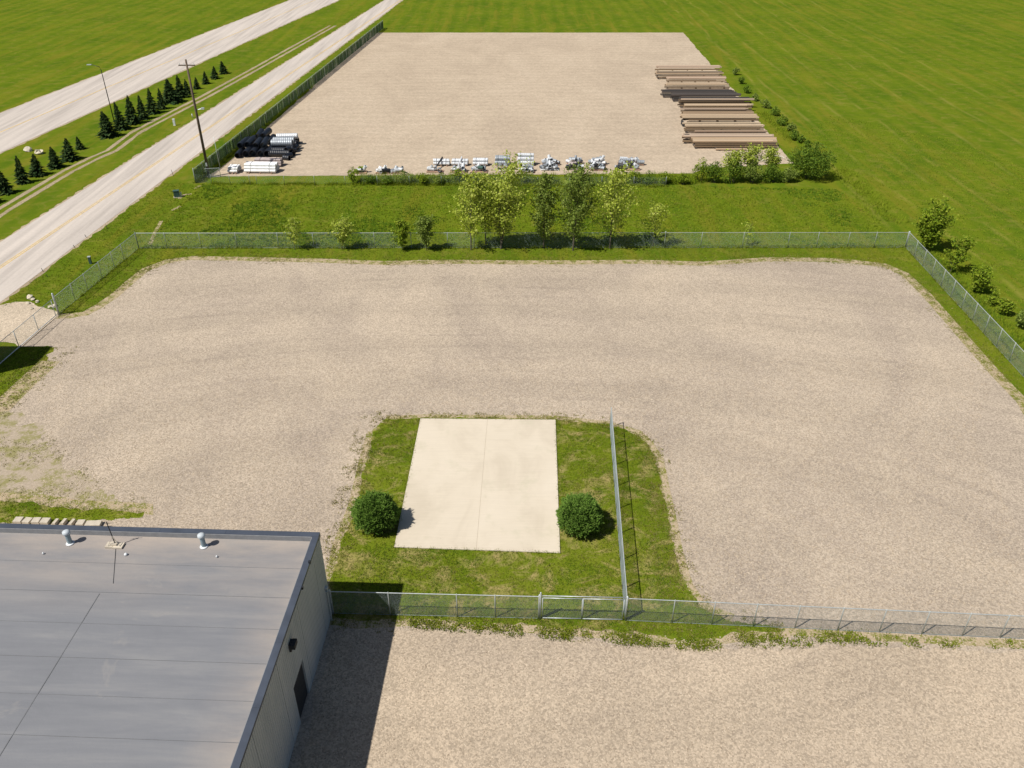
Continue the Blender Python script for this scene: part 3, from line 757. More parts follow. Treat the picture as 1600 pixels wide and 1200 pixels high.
# storage yard fences
FA = Vector((*g(306, 286.5), 0)); FB = Vector((*g(470, 151), 0)); dfb = (FB-FA).normalized()
t = fence('storage_yard_fence', lerp_pts(FA, FA+dfb*125, 3.05), 'tall chain link fence with green slats between the road verge and the storage yard', big=(0,), h=2.0)
n = 0; mb = MB(); random.seed(8)
ang = math.atan2(dfb.y, dfb.x); Mr = Matrix.Rotation(ang, 4, 'Z'); L_ = 125
s = .1
while s < L_:
    hgt = random.uniform(1.72, 1.95)
    wds = random.uniform(.055, .095)
    mb.box(s, s+wds, -.012, .004, .06, hgt, Mr); s += .12 if random.random() > .05 else .26
tag(mb.build('privacy_slats', M['slat'], t), kind='stuff')
fp = [g(306,286.5),(g(331,287)),(g(360,288)),(g(391,288.5)),(g(402,288.5)),(g(445,289)),(g(492,289.5)),(g(540,290)),(g(590,290)),(g(640,290)),(g(690,290)),(g(740,290)),(g(790,290.5)),(g(840,290.5)),(g(890,290.5)),(g(940,290.5)),(g(990,291)),(g(1040,291))]
fence('storage_yard_front_fence', fp, 'low worn wire fence without a rail along the front of the storage yard', big=(0,), h=1.3, rail=False, bottom=False, r=.0022, pitch=.12)
fence('storage_yard_corner_fence', [g(323,277.5), g(345,276.5)], 'short railed fence panel at the corner of the storage yard by the utility pole', big=(), h=1.3)
bpy.data.objects.remove(POST); bpy.data.objects.remove(POSTB)

# ------------------------------------------------------------------ plants
def leaf_quads(C, size, rng, flat=.35, aspect=.6):
    k = len(C); n_ = rng.normal(size=(k, 3)); n_[:, 2] = np.abs(n_[:, 2])+flat; n_ /= np.linalg.norm(n_, axis=1)[:, None]
    a = rng.normal(size=(k, 3)); u = np.cross(n_, a); u /= np.linalg.norm(u, axis=1)[:, None]; v = np.cross(n_, u)
    s = (size*rng.uniform(.6, 1.25, k))[:, None]
    V = np.stack([C-u*s*.5, C-v*s*.5*aspect+n_*s*.08, C+u*s*.5, C+v*s*.5*aspect+n_*s*.08], 1).reshape(-1, 3)
    return V, np.arange(len(V)).reshape(-1, 4)
def sapling(x, y, h, wdt, mat, label, seed, n_br=34, leaves=30, lsize=.21, lean=0, low=.18, cat='tree', group=None, stems=1, shape=1.0):
    rng = np.random.default_rng(seed)
    t = empty('sapling_tree', (x, y, 0), 0, label, cat, group)
    mb = MB(); C = []
    for s_ in range(stems):
        ox = 0 if stems == 1 else rng.uniform(-.25, .25)*wdt; hh = h*(1 if s_ == 0 else rng.uniform(.7, .95))
        ph = rng.uniform(0, 6)
        def trunk(tt): return np.array([ox*tt*1.2 + lean*tt + .10*math.sin(3*tt+ph)*h*.08, .08*math.sin(4*tt+ph)*h*.08, tt*hh])
        mb.tube([trunk(i/9) for i in range(10)], [max(.012, .0095*h*(1-i/9.5)) for i in range(10)], 6)
        for b in range(n_br):
            tt = low+(.98-low)*(b+rng.uniform(0, 1))/n_br
            prof = min(1, (tt-low*.5)/.25)*(1-tt)**(.75*shape)*1.5+.10
            ln = wdt/2*min(prof, 1.05)*rng.uniform(.55, 1.15)
            a = b*2.4+rng.uniform(-.5, .5); el = R(rng.uniform(25, 60))
            p0 = trunk(tt); d = np.array([math.cos(a)*math.cos(el), math.sin(a)*math.cos(el), math.sin(el)])
            ln /= math.cos(el)**.7
            p1 = p0+d*ln*.55; p2 = p0+d*ln+np.array([0, 0, ln*.12])
            mb.tube([p0, p1, p2], [.012+.003*h*(1-tt), .012, .004], 4, False)
            k = int(leaves*2.2*(.35+ln/(wdt/2)))
            q = rng.uniform(.12, 1.03, k)**.8
            pts = p0+np.outer(q, (p2-p0))
            C.append(pts+rng.normal(size=(k, 3))*np.array([.16,.16,.14])*(.5+ln*.45))
        k = int(leaves*.8); q = rng.uniform(.85, 1.02, k)
        C.append(np.array([trunk(a) for a in q])+rng.normal(size=(k, 3))*.12)
    mb.build('trunk', M['bark'], t)
    C = np.concatenate(C); C[:, 2] = np.maximum(C[:, 2], .1)
    V, F_ = leaf_quads(C, lsize*1.3, rng, .35, .75); mesh_np('crown', V, F_, mat, t)
    return t
def shrub(name, x, y, wx, wyy, h, mat, label, seed, n=1500, lsize=.2, lobes=9, cat='shrub', group=None, stems=5):
    rng = np.random.default_rng(seed); t = empty(name, (x, y, 0), 0, label, cat, group)
    C = []; mb = MB()
    for i in range(lobes):
        a = rng.uniform(0, 6.28); r_ = rng.uniform(0, .62)**.7
        c = np.array([math.cos(a)*r_*wx/2, math.sin(a)*r_*wyy/2, h*rng.uniform(.3, .68)])
        rad = np.array([wx, wyy, h*1.1])*rng.uniform(.17, .30)
        rad[2] = max(rad[2], h*.28)
        c[2] = min(c[2], h-rad[2]*.95)
        d = rng.normal(size=(n//lobes, 3)); d /= np.linalg.norm(d, axis=1)[:, None]
        C.append(c+d*rad*(rng.uniform(.55, 1.12, n//lobes)**.6)[:, None])
        if i < stems: mb.tube([(c[0]*.3, c[1]*.3, 0), (c[0]*.6, c[1]*.6, c[2]*.5), tuple(c)], [.05, .03, .012], 5)
    # upright shoots for a broken outline
    k = n//6; a = rng.uniform(0, 6.28, k); r_ = rng.uniform(0, .9, k)
    C.append(np.stack([np.cos(a)*r_*wx/2, np.sin(a)*r_*wyy/2, h*(1.02-.5*r_**2)*rng.uniform(.75, 1.08, k)], 1))
    mb.build('stem', M['bark'], t)
    C = np.concatenate(C); C[:, 2] = np.maximum(C[:, 2], .06)
    V, F_ = leaf_quads(C, lsize, rng); mesh_np('foliage', V, F_, mat, t); return t
def at(a, b): return g(a, b)
def topz(a, b, ty):
    x, y = g(a, b); lo, hi = 0, 30
    for _ in range(40):
        m = (lo+hi)/2; cp, sp = math.cos(CAM_PITCH), math.sin(CAM_PITCH); Z = m-CAM_H
        if 600-CAM_F*(y*sp+Z*cp)/(y*cp-Z*sp) > ty: lo = m
        else: hi = m
    return lo
def s_at(a, b):
    x, y = g(a, b); return CAM_F/(y*math.cos(CAM_PITCH)+CAM_H*math.sin(CAM_PITCH))
GB = 'saplings growing along the back fence'
TREES = [ # base px, top y, width px, material, label, branches, leaves, leaf size, stems, lean
 ((461,390),343,30,'leaf_yellow','small sparse pale yellow sapling, leftmost at the back fence',20,12,.17,1,0),
 ((534,390),345,33,'leaf_yellow','small sparse pale sapling with forked stem, second from left at the back fence',20,12,.17,2,0),
 ((628,390.5),346,24,'leaf_bright','small dense green sapling, left one of the dark green pair',26,26,.17,1,0),
 ((666,391),340,27,'leaf_mid','small green sapling with dark base, right one of the pair left of the tall trees',28,26,.17,1,0),
 ((737,390),274,54,'leaf_yellow','tall yellow green tree, leftmost of the tall group, with a dark slim trunk',40,20,.21,1,0),
 ((760,384),278,44,'leaf_yellow','slim yellowish tree standing behind the tall group with reddish twigs',34,18,.20,1,-.2),
 ((782,389),258,70,'leaf_yellow','tallest wide yellow green tree in the group, beside a fence post',44,22,.21,2,-.1),
 ((850,388),272,48,'leaf_mid','conical dull green tree standing alone in the middle of the tall row',50,34,.19,1,0),
 ((896,391),264,56,'leaf_mid','tall dense green tree with low foliage and a dark leaning trunk',54,34,.19,1,.25),
 ((953,388),270,66,'leaf_yellow','broad pale yellow green tree, rightmost of the tall trees',46,24,.21,1,.15),
 ((1020,386),322,38,'leaf_yellow','short sparse yellow sapling just right of the tall row',22,12,.18,1,.1),
 ((1166,384),350,20,'leaf_yellow','tiny thin sapling alone behind the right part of the back fence',10,7,.16,1,.05),
]
for i, (b, ty, wpx, mt, lb, nb, nl, ls, st, ln) in enumerate(TREES):
    x, y = at(*b); h = topz(*b, ty)
    sapling(x, y, h, wpx/s_at(*b)*1.08, M[mt], lb, 100+i, nb, nl, ls, ln, .12 if mt != 'leaf_yellow' else .16, group=GB, stems=st, shape=1.15 if 'conical' in lb else .8)
GR = 'young trees along the right fence'
for i, (b, ty, wpx, mt, lb, nb, nl, st) in enumerate([
 ((1447,392),320,58,'leaf_bright','bushy bright green young tree at the back right fence corner',40,34,2),
 ((1483,427),368,44,'leaf_bright','leaning bright green sapling outside the right fence, second from the corner',26,20,1),
 ((1524,458),422,42,'leaf_bright','low spreading yellow green sapling outside the right fence, third from the corner',24,20,2),
 ((1545,478),455,22,'leaf_bright','little sprig of a sapling outside the right fence, fourth from the corner',14,9,1),
 ((1566,492),472,30,'leaf_bright','low weedy bush outside the right fence, fifth from the corner',16,14,3),
 ((1594,513),492,30,'leaf_mid','low dark green weedy bush outside the right fence at the picture edge',18,16,3)]):
    x, y = at(*b); h = topz(*b, ty)
    sapling(x, y, h*.88, wpx/s_at(*b)*.72, M[mt], lb, 200+i, nb, int(nl*.62), .2 if i < 2 else .17, .9 if i == 1 else .3, .06, group=GR, stems=st, shape=.6)

# hedgerow behind the meadow
def sh(name, b, ty, wpx, mat, lb, seed, n=1400, ls=.22, deep=.8, group='shrubs in front of the storage yard', lobes=9):
    x, y = at(*b); w_ = wpx/s_at(*b); return shrub(name, x, y+.3*w_*deep, w_, w_*deep, topz(*b, ty)*.92, M[mat], lb, seed, n, ls, lobes, group=group)
sh('round_bush', (1271,284), 228, 76, 'leaf_dark', 'large round dark green bush at the corner of the storage yard', 301, 5200, .25, .8, lobes=16)
sh('shrub', (1095,286), 248, 26, 'leaf_bright', 'upright light green shrub at the left end of the tall hedge', 302, 900, .22)
HX = [(1118,288,254,34,'leaf_dark','dark green hedge shrub, first right of the upright light shrub'),
      (1146,288,250,36,'leaf_dark','dense dark hedge shrub under the left pale saplings'),
      (1176,288,254,36,'leaf_mid','mid green hedge shrub in the middle of the tall hedge'),
      (1206,287,258,34,'leaf_dark','low dark hedge shrub below the pale stones'),
      (1232,286,264,28,'leaf_mid','short hedge shrub against the large round bush')]
for i, (a, b, ty, wd_, mt, lb) in enumerate(HX): sh('hedge_shrub', (a, b), ty, wd_, mt, lb, 310+i, 1500, .22)
for i, (a, b, ty, wd_, lb) in enumerate([(1140,282,238,34,'pale feathery sapling rising from the left of the tall hedge'),
      (1170,281,232,36,'pale feathery sapling rising from the middle of the tall hedge'),
      (1205,279,234,32,'pale feathery sapling rising near the round bush')]):
    x, y = at(a, b); sapling(x, y, topz(a, b, ty), wd_/s_at(a, b), M['leaf_yellow'], lb, 320+i, 26, 14, .19, 0, .3, group='pale saplings in the hedge', stems=2)
LOW = [(553,289,262,22,'leaf_bright','small upright green shrub at the left end of the low hedge'),
       (580,289,274,20,'leaf_dark','tiny dark shrub right of the small upright one'),
       (628,290,268,46,'leaf_mid','low spreading green shrub before the leftmost white pile'),
       (608,290,277,24,'leaf_dark','small dark clump below the green and white piles'),
       (660,290,272,26,'leaf_bright','bright low shrub before the gap in the piles'),
       (690,290,272,30,'leaf_mid','low grassy shrub in front of the first pipe bundle'),
       (712,286,262,22,'leaf_bright','low bright shrub in front of the second pipe bundle'),
       (758,288,272,34,'leaf_bright','low bright shrub below the third pipe bundle'),
       (818,288,270,36,'leaf_mid','dark low shrub behind the tallest yellow tree'),
       (860,288,274,24,'leaf_bright','low bright shrub behind the conical tree'),
       (990,289,268,28,'leaf_bright','low bright shrub behind the broad pale tree'),
       (1014,290,268,26,'leaf_dark','low dark shrub right of the broad pale tree'),
       (1040,290,270,30,'leaf_bright','low ragged green shrub midway along the hedge'),
       (1066,290,272,28,'leaf_bright','low green shrub just left of the upright light one')]
for i, (a, b, ty, wd_, mt, lb) in enumerate(LOW): sh('low_shrub', (a, b), ty, wd_, mt, lb, 340+i, 700, .2, .7, group='low shrubs along the front of the storage yard', lobes=6)
# shrubs along the right side of the storage yard
RS = [(1197,170,156,16),(1212,182,168,15),(1222,197,181,22),(1237,207,193,16),(1240,220,204,18),(1252,224,212,14),(1180,158,146,12),(1168,146,134,12),(1160,132,120,12),(1150,118,106,12),(1262,233,220,14)]
for i, (a, b, ty, wd_) in enumerate(RS):
    sh('field_edge_shrub', (a, b), ty, wd_, 'leaf_dark' if i % 3 else 'leaf_mid', 'green shrub between timber and field, %s' % (
      ['darkest beside the upper stacks','small one just below the darkest','wide one level with the middle stacks','small one right of the wide one','leafy one above the large round bush','small one at the field side above the round bush','one at the top edge of the picture','one beyond the top stack','far one beyond the top stack','farthest one of the strip','lowest one, touching the large round bush'][i]), 370+i, 420, .26, 1.2, group='shrubs on the strip beside the field', lobes=6)

# clipped round junipers by the pad
def juniper(x, y, r_, h, label, seed):
    rng = np.random.default_rng(seed); t = empty('round_juniper', (x, y, 0), 0, label, 'bush', 'clipped round bushes beside the pad')
    MB().tube([(0,0,0),(0,0,h*.55)], [.14,.08], 8).build('trunk', M['bark'], t)
    n = 5600; d = rng.normal(size=(n, 3)); d /= np.linalg.norm(d, axis=1)[:, None]; d[:, 2] = np.abs(d[:, 2]*1.0)-.42*(rng.random(n) < .3)
    d /= np.linalg.norm(d, axis=1)[:, None]
    lump = 1+.10*np.sin(d[:,0]*6+seed)*np.sin(d[:,1]*7)+.06*np.sin(d[:,0]*13+d[:,2]*9+1)+.06*rng.normal(size=n)+.05*np.sin(d[:,1]*4+seed*2)
    rad = rng.uniform(.72, 1.0, n)**.5*lump
    C = d*np.array([r_, r_, h*.56])*rad[:, None]+np.array([0, 0, h*.44])
    sh_ = rng.random(n) < .04; C[sh_] *= 1.1; C[:, 0] *= 1+.05*np.sin(seed+C[:, 2]*2); C[:, 2] = np.maximum(C[:, 2], .08)
    # each spray: 5 narrow blades fanning outward and up
    m = 5; CC = np.repeat(C, m, 0); dd = np.repeat(d, m, 0)*.75+np.array([0,0,.55])+rng.normal(size=(n*m, 3))*.42
    dd /= np.linalg.norm(dd, axis=1)[:, None]; ln = rng.uniform(.14, .34, n*m)[:, None]
    u = np.cross(dd, rng.normal(size=(n*m, 3))); u /= np.linalg.norm(u, axis=1)[:, None]; u *= rng.uniform(.02, .042, n*m)[:, None]
    base = CC-dd*ln*.35; V = np.stack([base, base+dd*ln*.45-u, base+dd*ln, base+dd*ln*.45+u], 1).reshape(-1, 3)
    mesh_np('foliage', V, np.arange(len(V)).reshape(-1, 4), M['juniper'], t)
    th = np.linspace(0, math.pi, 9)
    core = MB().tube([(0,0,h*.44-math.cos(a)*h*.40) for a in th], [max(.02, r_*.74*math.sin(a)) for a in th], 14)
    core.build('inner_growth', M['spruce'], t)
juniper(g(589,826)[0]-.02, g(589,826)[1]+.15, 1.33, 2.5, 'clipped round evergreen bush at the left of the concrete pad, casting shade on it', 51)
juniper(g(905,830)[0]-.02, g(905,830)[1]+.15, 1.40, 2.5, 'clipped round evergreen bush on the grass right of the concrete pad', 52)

# spruces between the roads
def spruce(seed):
    rng = np.random.default_rng(seed); t = empty('spruce_tree', (0,0,0))
    MB().tube([(0,0,0),(0,0,1)], [.022,.003], 6).build('trunk', M['bark'], t)
    V = []; n = 26
    for i in range(n):
        z = .06+.92*i/n; r_ = .36*(1-z)**.95+.012
        for b in range(13):
            a = b*2*math.pi/13+i*.9+rng.uniform(-.2, .2); rr = r_*rng.uniform(.35, 1.3); drop = rr*rng.uniform(.05, .4)
            c, s_ = math.cos(a), math.sin(a); wd_ = rr*.17+.008
            p0 = np.array([0, 0, z]); p1 = np.array([c*rr, s_*rr, z-drop]); pm = (p0*.45+p1*.55)+np.array([0,0,.012])
            sd_ = np.array([-s_, c, 0])*wd_
            V.append([p0, pm-sd_, p1, pm+sd_])
            V.append([p0*.6+p1*.4, pm+sd_*.2-np.array([0,0,.03]), p1+np.array([0,0,.01]), pm-sd_*.2+np.array([0,0,.03])])
    V = np.array(V).reshape(-1, 3); mesh_np('crown', V, np.arange(len(V)).reshape(-1, 4), M['spruce'], t)
    return t
SP = [((171,213),174,'nearest spruce at the lower end of the dense row beside the dirt track'),((191,202),162,'second spruce of the dense row between the roads'),((208,193),152,'tall third spruce of the dense row'),
      ((224,186),149,'fourth spruce of the dense row'),((239,177),140,'fifth spruce of the dense row'),((254,170),134,'sixth spruce of the dense row'),((270,160),126,'seventh spruce, at the top edge of the row'),
      ((284,152),118,'eighth spruce, by the top end of the dirt track'),((294,147),125,'ninth spruce, beyond the picture top'),((308,139),118,'tenth spruce, beyond the picture top'),((322,131),110,'eleventh spruce up the row'),((336,123),103,'twelfth spruce up the row'),((350,115),96,'farthest spruce of the row'),
      ((37,286),244,'spruce with a shadow on the grass left of the pale boulders, near the track'),((60,274),238,'spruce right beside the track in the loose group'),((88,262),228,'dark spruce in the middle of the loose group'),
      ((110,250),218,'slim spruce right of the dark one in the loose group'),((126,233),212,'small young spruce above the loose group'),((10,302),262,'spruce at the left edge of the picture'),((-18,318),275,'spruce outside the left edge'),((146,226),196,'spruce between the loose group and the dense row')]
protos = [spruce(i) for i in (1, 2, 3)]; used = [False]*3; random.seed(5)
for i, (b, ty, lb) in enumerate(SP):
    if i == 20: continue
    k = i % 3
    t = protos[k] if not used[k] else copy_tree(protos[k])
    used[k] = True
    x, y = at(*b); h = topz(*b, ty); t.location = (x, y, 0); h *= random.uniform(.9, 1.12); q_ = random.uniform(.85, 1.5); t.scale = (h*q_, h*q_, h); t.rotation_euler = (R(random.uniform(-3, 3)), R(random.uniform(-3, 3)), random.uniform(0, 6))
    tag(t, lb, 'spruce tree', 'spruces between the two roads')

# ------------------------------------------------------------------ grass as geometry
def tufts(name, P, h, wd_, mat, n=4, spread=.1, z=.0, kind='stuff', parent=None):
    P = P.copy(); P[:, 2] = z; k = len(P)
    V, F_ = blades(P, RNG.uniform(.6, 1.2, k)*h, RNG.uniform(.8, 1.2, k)*wd_, n, spread)
    return tag(mesh_np(name, V, F_, mat, parent), kind=kind)
isl2 = [(p.x, p.y) for p in isl_r]; bl2 = [(p.x, p.y) for p in bl_r]; yd2 = [(p.x, p.y) for p in yard_r][::2]
tufts('lawn_grass', scatter(isl, 60, [pad_poly]), .085, .034, M['tuft'], 4, .10, .02)
tufts('lawn_grass', scatter(isl, 30, [pad_poly], (.56, .5, 8)), .09, .04, M['tuft_green'], 4, .10, .02)
tufts('lawn_grass', scatter(isl, 45, [pad_poly], (.55, .7, 3)), .07, .035, M['tuft_dry'], 4, .10, .02)
pe = [(p.x, p.y) for p in (P00, P10, P11, P01, P00)]
P = edge_scatter(pe, 70, .10); tufts('lawn_grass', P, .16, .03, M['tuft'], 4, .06, .02)
tufts('lawn_grass', scatter(backlawn, 60), .08, .034, M['tuft'], 4, .1, .02)
# ragged edges: tufts thinning out over the gravel
il = [isl[i] for i in range(len(isl))]+[isl[0]]
P = edge_scatter(il, 24, .9); P = P[~inside(P, pad_poly)]
f = npnoise(P, .9, 4)*.6+npnoise(P, 2.7, 9)*.4; P = P[f > .5]
tufts('edge_weeds', P, .09, .07, M['tuft_dry'], 6, .18, .012)
yl = yard[:27]
P = edge_scatter(yl, 16, 1.4); f = npnoise(P, .5, 2)*.5+npnoise(P, 1.9, 5)*.5; P = P[f > .5]
tufts('edge_weeds', P, .06, .09, M['tuft_dry'], 4, .16, .012)
yl2 = yard[33:-2]
P = edge_scatter(yl2, 18, 2.2); f = npnoise(P, .5, 2)*.5+npnoise(P, 1.9, 5)*.5; P = P[f > .48]
tufts('edge_weeds', P, .055, .09, M['tuft_dry'], 4, .16, .012)
# thin patchy weeds on the left part of the yard
wp = px((-60,640),(0,636),(40,650),(90,690),(150,740),(230,780),(240,800),(-60,800))
P = scatter(wp, 20, (), (.58, .38, 6)); tufts('gravel_weeds', P, .04, .08, M['tuft_dry'], 4, .14, .012)
P = scatter(px((228,800),(120,780),(-60,770),(-60,790),(0,792),(100,798)), 30, (), (.42, .8, 7)); tufts('gravel_weeds', P, .07, .04, M['tuft'], 3, .14, .012)
wp = px((640,975),(760,985),(900,1000),(1100,1016),(1300,1010),(1600,1014),(1600,1002),(1300,990),(1100,1005),(900,985),(700,970))
P = scatter(wp, 55, (), (.54, .9, 8)); tufts('gravel_weeds', P, .11, .09, M['tuft'], 6, .2, .014)
P = scatter(px((640,966),(900,984),(1100,1000),(1180,990),(1240,998),(1100,1018),(900,1003),(640,982)), 90, (), (.47, .8, 17)); tufts('gravel_weeds', P, .10, .08, M['tuft'], 6, .2, .018)
P = scatter(px((990,680),(1012,694),(1027,718),(1046,812),(1056,866),(1071,915),(1096,950),(1030,948),(1010,800)), 60, (), (.42, .6, 19)); tufts('lawn_grass', P, .08, .045, M['tuft_dry'], 4, .1, .02)
P = scatter(px((1180,982),(1600,1001),(1800,1010),(1800,1026),(1600,1016),(1400,1008),(1200,1000)), 80, (), (.6, .55, 14)); tufts('gravel_weeds', P, .12, .08, M['tuft'], 6, .2, .018)
wp = px((600,640),(560,655),(530,760),(500,830),(515,905),(535,850),(575,700),(600,655))
P = scatter(wp, 30, (), (.56, .8, 12)); tufts('gravel_weeds', P, .08, .08, M['tuft_dry'], 5, .2, .012)
# verge, meadow and field
mead = px((222,386),(1413,386),(1360,330),(1310,296),(1080,291),(306,288))
tufts('meadow_grass', scatter(mead, 13), .14, .09, M['tuft_far'], 4, .2, 0)
tufts('meadow_grass', scatter(mead, 12, (), (.58, .12, 3)), .20, .09, M['tuft_green'], 4, .2, 0)
ins = px((217,388),(1415,387),(1600,588),(1640,650),(1600,628),(1520,540),(1450,466),(1408,432),(1378,418),(1200,404),(700,408),(300,402),(262,407),(200,441),(132,489),(92,491))
tufts('fence_side_grass', scatter(ins, 26), .10, .05, M['tuft'], 4, .14, 0)
verge = [(p[0], p[1]) for p in px((92,489),(217,386),(306,286))]+[(along(road_r, yy)+.5, yy) for yy in (112, 100, 90, 80, 74)]+px((40,470))
tufts('verge_grass', scatter(verge, 16), .12, .06, M['tuft_far'], 4, .2, 0)
fld = px((1418,388),(1600,588),(1700,560),(1700,300),(1500,220),(1300,180),(1240,215),(1320,290))
tufts('field_grass', scatter(fld, 5), .13, .07, M['tuft_far'], 4, .2, 0)
ll = px((30,543),(84,543),(60,575),(20,610),(0,630),(-60,690),(-60,600),(0,565))
tufts('verge_grass', scatter(ll, 40), .10, .045, M['tuft'], 4, .12, 0)
# tall grass caught along the fences
def fence_grass(a, b, dens, h, mat='tuft_far', wid=.16, nm='fence_line_grass'):
    P = edge_scatter([a, b], dens, wid); P = P[npnoise(P, .6, 3) > .25]; tufts(nm, P, h, .05, M[mat], 4, .12, 0)
fence_grass(FL, FR, 60, .30); fence_grass(FR, NR, 50, .24, 'tuft'); fence_grass(FL, GT, 50, .24)
fence_grass(tuple(NB), tuple(NC), 40, .16, 'tuft'); fence_grass(na[0], na[3], 30, .14, 'tuft', .2); fence_grass(na[3], na[-1], 12, .10, 'tuft', .16)
fence_grass(tuple(NC), tuple(MA), 40, .14, 'tuft')
fence_grass(fp[1], fp[-1], 40, .40, 'tuft_far', .5)
fence_grass(tuple(FA), tuple(FA+dfb*60), 60, .6, 'tuft_far', .35)
hl = px((560,283),(1100,281)); fence_grass(hl[0], hl[1], 26, .75, 'tuft_far', 1.9); fence_grass(hl[0], hl[1], 9, .7, 'tuft_green', 1.7)
hl = px((1190,176),(1262,240)); fence_grass(hl[0], hl[1], 10, .5, 'tuft_far', 1.3)
hl = px((1310,262),(1400,350)); fence_grass(hl[0], hl[1], 8, .45, 'tuft_far', 1.8)
hl = [(FR[0]+2.2, FR[1]), (NR[0]+2.2, NR[1]+10)]; fence_grass(hl[0], hl[1], 16, .38, 'tuft_far', 1.7); fence_grass(hl[0], hl[1], 7, .5, 'tuft_green', 1.2)

# loose stones on the gravel
def stones(name, P, s, mat, z):
    k = len(P); rng = RNG; P = P.copy(); P[:, 2] = z
    base = np.array([(1,0,0),(.1,.9,0),(-.9,.2,0),(-.2,-1,0),(.1,.05,.75)], float)
    sc = (s*rng.uniform(.5, 1.5, k))[:, None, None]; a = rng.uniform(0, 6.28, k); ca, sa = np.cos(a), np.sin(a)
    B = np.repeat(base[None], k, 0)*sc; x = B[:,:,0]*ca[:,None]-B[:,:,1]*sa[:,None]; y = B[:,:,0]*sa[:,None]+B[:,:,1]*ca[:,None]
    V = np.stack([x, y, B[:,:,2]], 2)+P[:, None, :]
    idx = (np.arange(k)*5)[:, None]; F_ = np.concatenate([np.concatenate([idx+i, idx+(i+1) % 4, idx+4], 1) for i in range(4)])
    return tag(mesh_np(name, V.reshape(-1, 3), F_, mat), kind='stuff')
M['stone'] = leaf_mat('loose_gravel_stone', [(.26,.205,.15), (.40,.325,.24), (.47,.385,.29), (.33,.265,.195), (.54,.455,.35)], 0)
near = px((0,640),(560,640),(620,640),(1600,640),(1600,1000),(1200,1075),(520,1060),(520,905),(500,830),(0,815))
near = [(-36,52),(36,52),(30,20),(-10,20),(-10.5,34.6),(-32,35)]
P = scatter(near, 34, [isl, backlawn]); stones('loose_gravel', P, .045, M['stone'], .014)
P = scatter([(-44,64),(44,64),(36,52),(-36,52)], 16, [isl]); P = P[inside(P, yd2)]; stones('loose_gravel', P, .055, M['stone'], .012)
P = scatter([(-38,82),(40,82),(44,64),(-44,64)], 4); P = P[inside(P, yd2)]; stones('loose_gravel', P, .055, M['stone'], .012)

# pale rocks at the driveway mouth and by the yard corner
def rock(a, b, s, label, seed, grp='pale rocks near the driveway'):
    rng = np.random.default_rng(seed); mb = MB(); x, y = g(a, b)
    th = np.linspace(0, math.pi, 6); mb.tube([(rng.uniform(-.08,.08)*s, rng.uniform(-.08,.08)*s, (.25-.3*math.cos(q))*s) for q in th], [max(.04, math.sin(q)*rng.uniform(.75, 1.1))*s*.6 for q in th], 8)
    tag(mb.build('rock', M['rock'], None, False, (x, y, -.06*s)), label, 'rock', grp)
for i, (a, b, s_, lb) in enumerate([(46,466,.6,'largest pale rock at the mouth of the driveway'),(51,469,.42,'pale rock touching the largest one at the driveway'),(44,475,.38,'small pale rock on the driveway edge, nearest the gate'),(59,472,.4,'flat pale rock in the grass right of the largest one'),(84,479,.5,'pale rock at the foot of the thick gate post'),(78,480,.35,'little rock left of the one at the gate post'),(50,483,.35,'reddish small rock at the edge of the driveway gravel')]): rock(a, b, s_, lb, 60+i)
for i, (a, b, lb) in enumerate([(44,236,'pale boulder in the grass between the spruces and the far road'),(62,240,'second pale boulder right of the first, by the loose spruces')]): rock(a, b, 1.2, lb, 80+i, 'boulders between the roads')

# ------------------------------------------------------------------ poles and posts
x, y = g(327, 276.5)
up_ = empty('utility_pole', (x, y, 0), 0, 'tall dark wooden utility pole at the corner of the storage yard', 'utility pole')
MB().tube([(0,0,0),(0,0,9.6),(0,0,15.8)], [.20,.165,.12], 12).build('pole', M['woodpole'], up_, True)
MB().tube([(.1,0,9.3),(.9,.1,9.45)], .05, 6).build('bracket', M['galv'], up_)
MB().box(.75,1.15,-.05,.2,9.35,9.6).build('fixture', M['galv'], up_)
MB().box(-1.1,1.1,-.06,.06,15.0,15.14).build('crossarm', M['woodpole'], up_)
for dx in (-.95, -.35, .95): MB().tube([(dx,0,15.14),(dx,0,15.36)], [.05,.03], 8).build('insulator', M['white'], up_)
MB().box(-.12,.12,-.21,-.19,1.6,2.1).build('plate', M['galv'], up_)
x, y = g(344, 263)
tag(MB().tube([(0,0,0),(-.08,.0,topz(344,263,214))], [.05,.03], 8).build('thin_pole', M['galv'], None, True, (x, y, 0)), 'thin grey pole standing inside the slatted fence', 'pole')
x, y = g(179, 192); lp = empty('street_lamp', (x, y, 0), 0, 'slim street lamp among the spruces beside the far road', 'street lamp')
MB().tube([(0,0,0),(0,0,8.6),(-.2,.1,9.1),(-1.6,.4,9.4)], [.09,.06,.05,.04], 8).build('pole', M['dark'], lp, True)
MB().box(-2.3,-1.55,.25,.55,9.32,9.44).build('lamp_head', M['galv'], lp)
x, y = g(273, 196); wb = empty('white_marker_post', (x, y, 0), .1, 'white utility cabinet post on the verge across the road', 'marker post')
MB().box(-.16,.16,-.14,.14,0,1.0).box(-.19,.19,-.17,.17,1.0,1.08).build('cabinet', M['white'], wb); MB().box(-.2,.2,-.2,.2,-.02,.05).build('base', M['slab'], wb)
x, y = g(301, 184)
tag(MB().tube([(0,0,0),(0,0,.62),(0,0,.68)], [.09,.09,.03], 8).build('white_bollard', M['white'], None, True, (x, y, 0)), 'short white marker beside the road near the top of the utility pole', 'bollard')
x, y = g(277, 308); ub = empty('utility_pedestal', (x, y, 0), .3, 'green utility pedestal on the road verge left of the meadow', 'utility box')
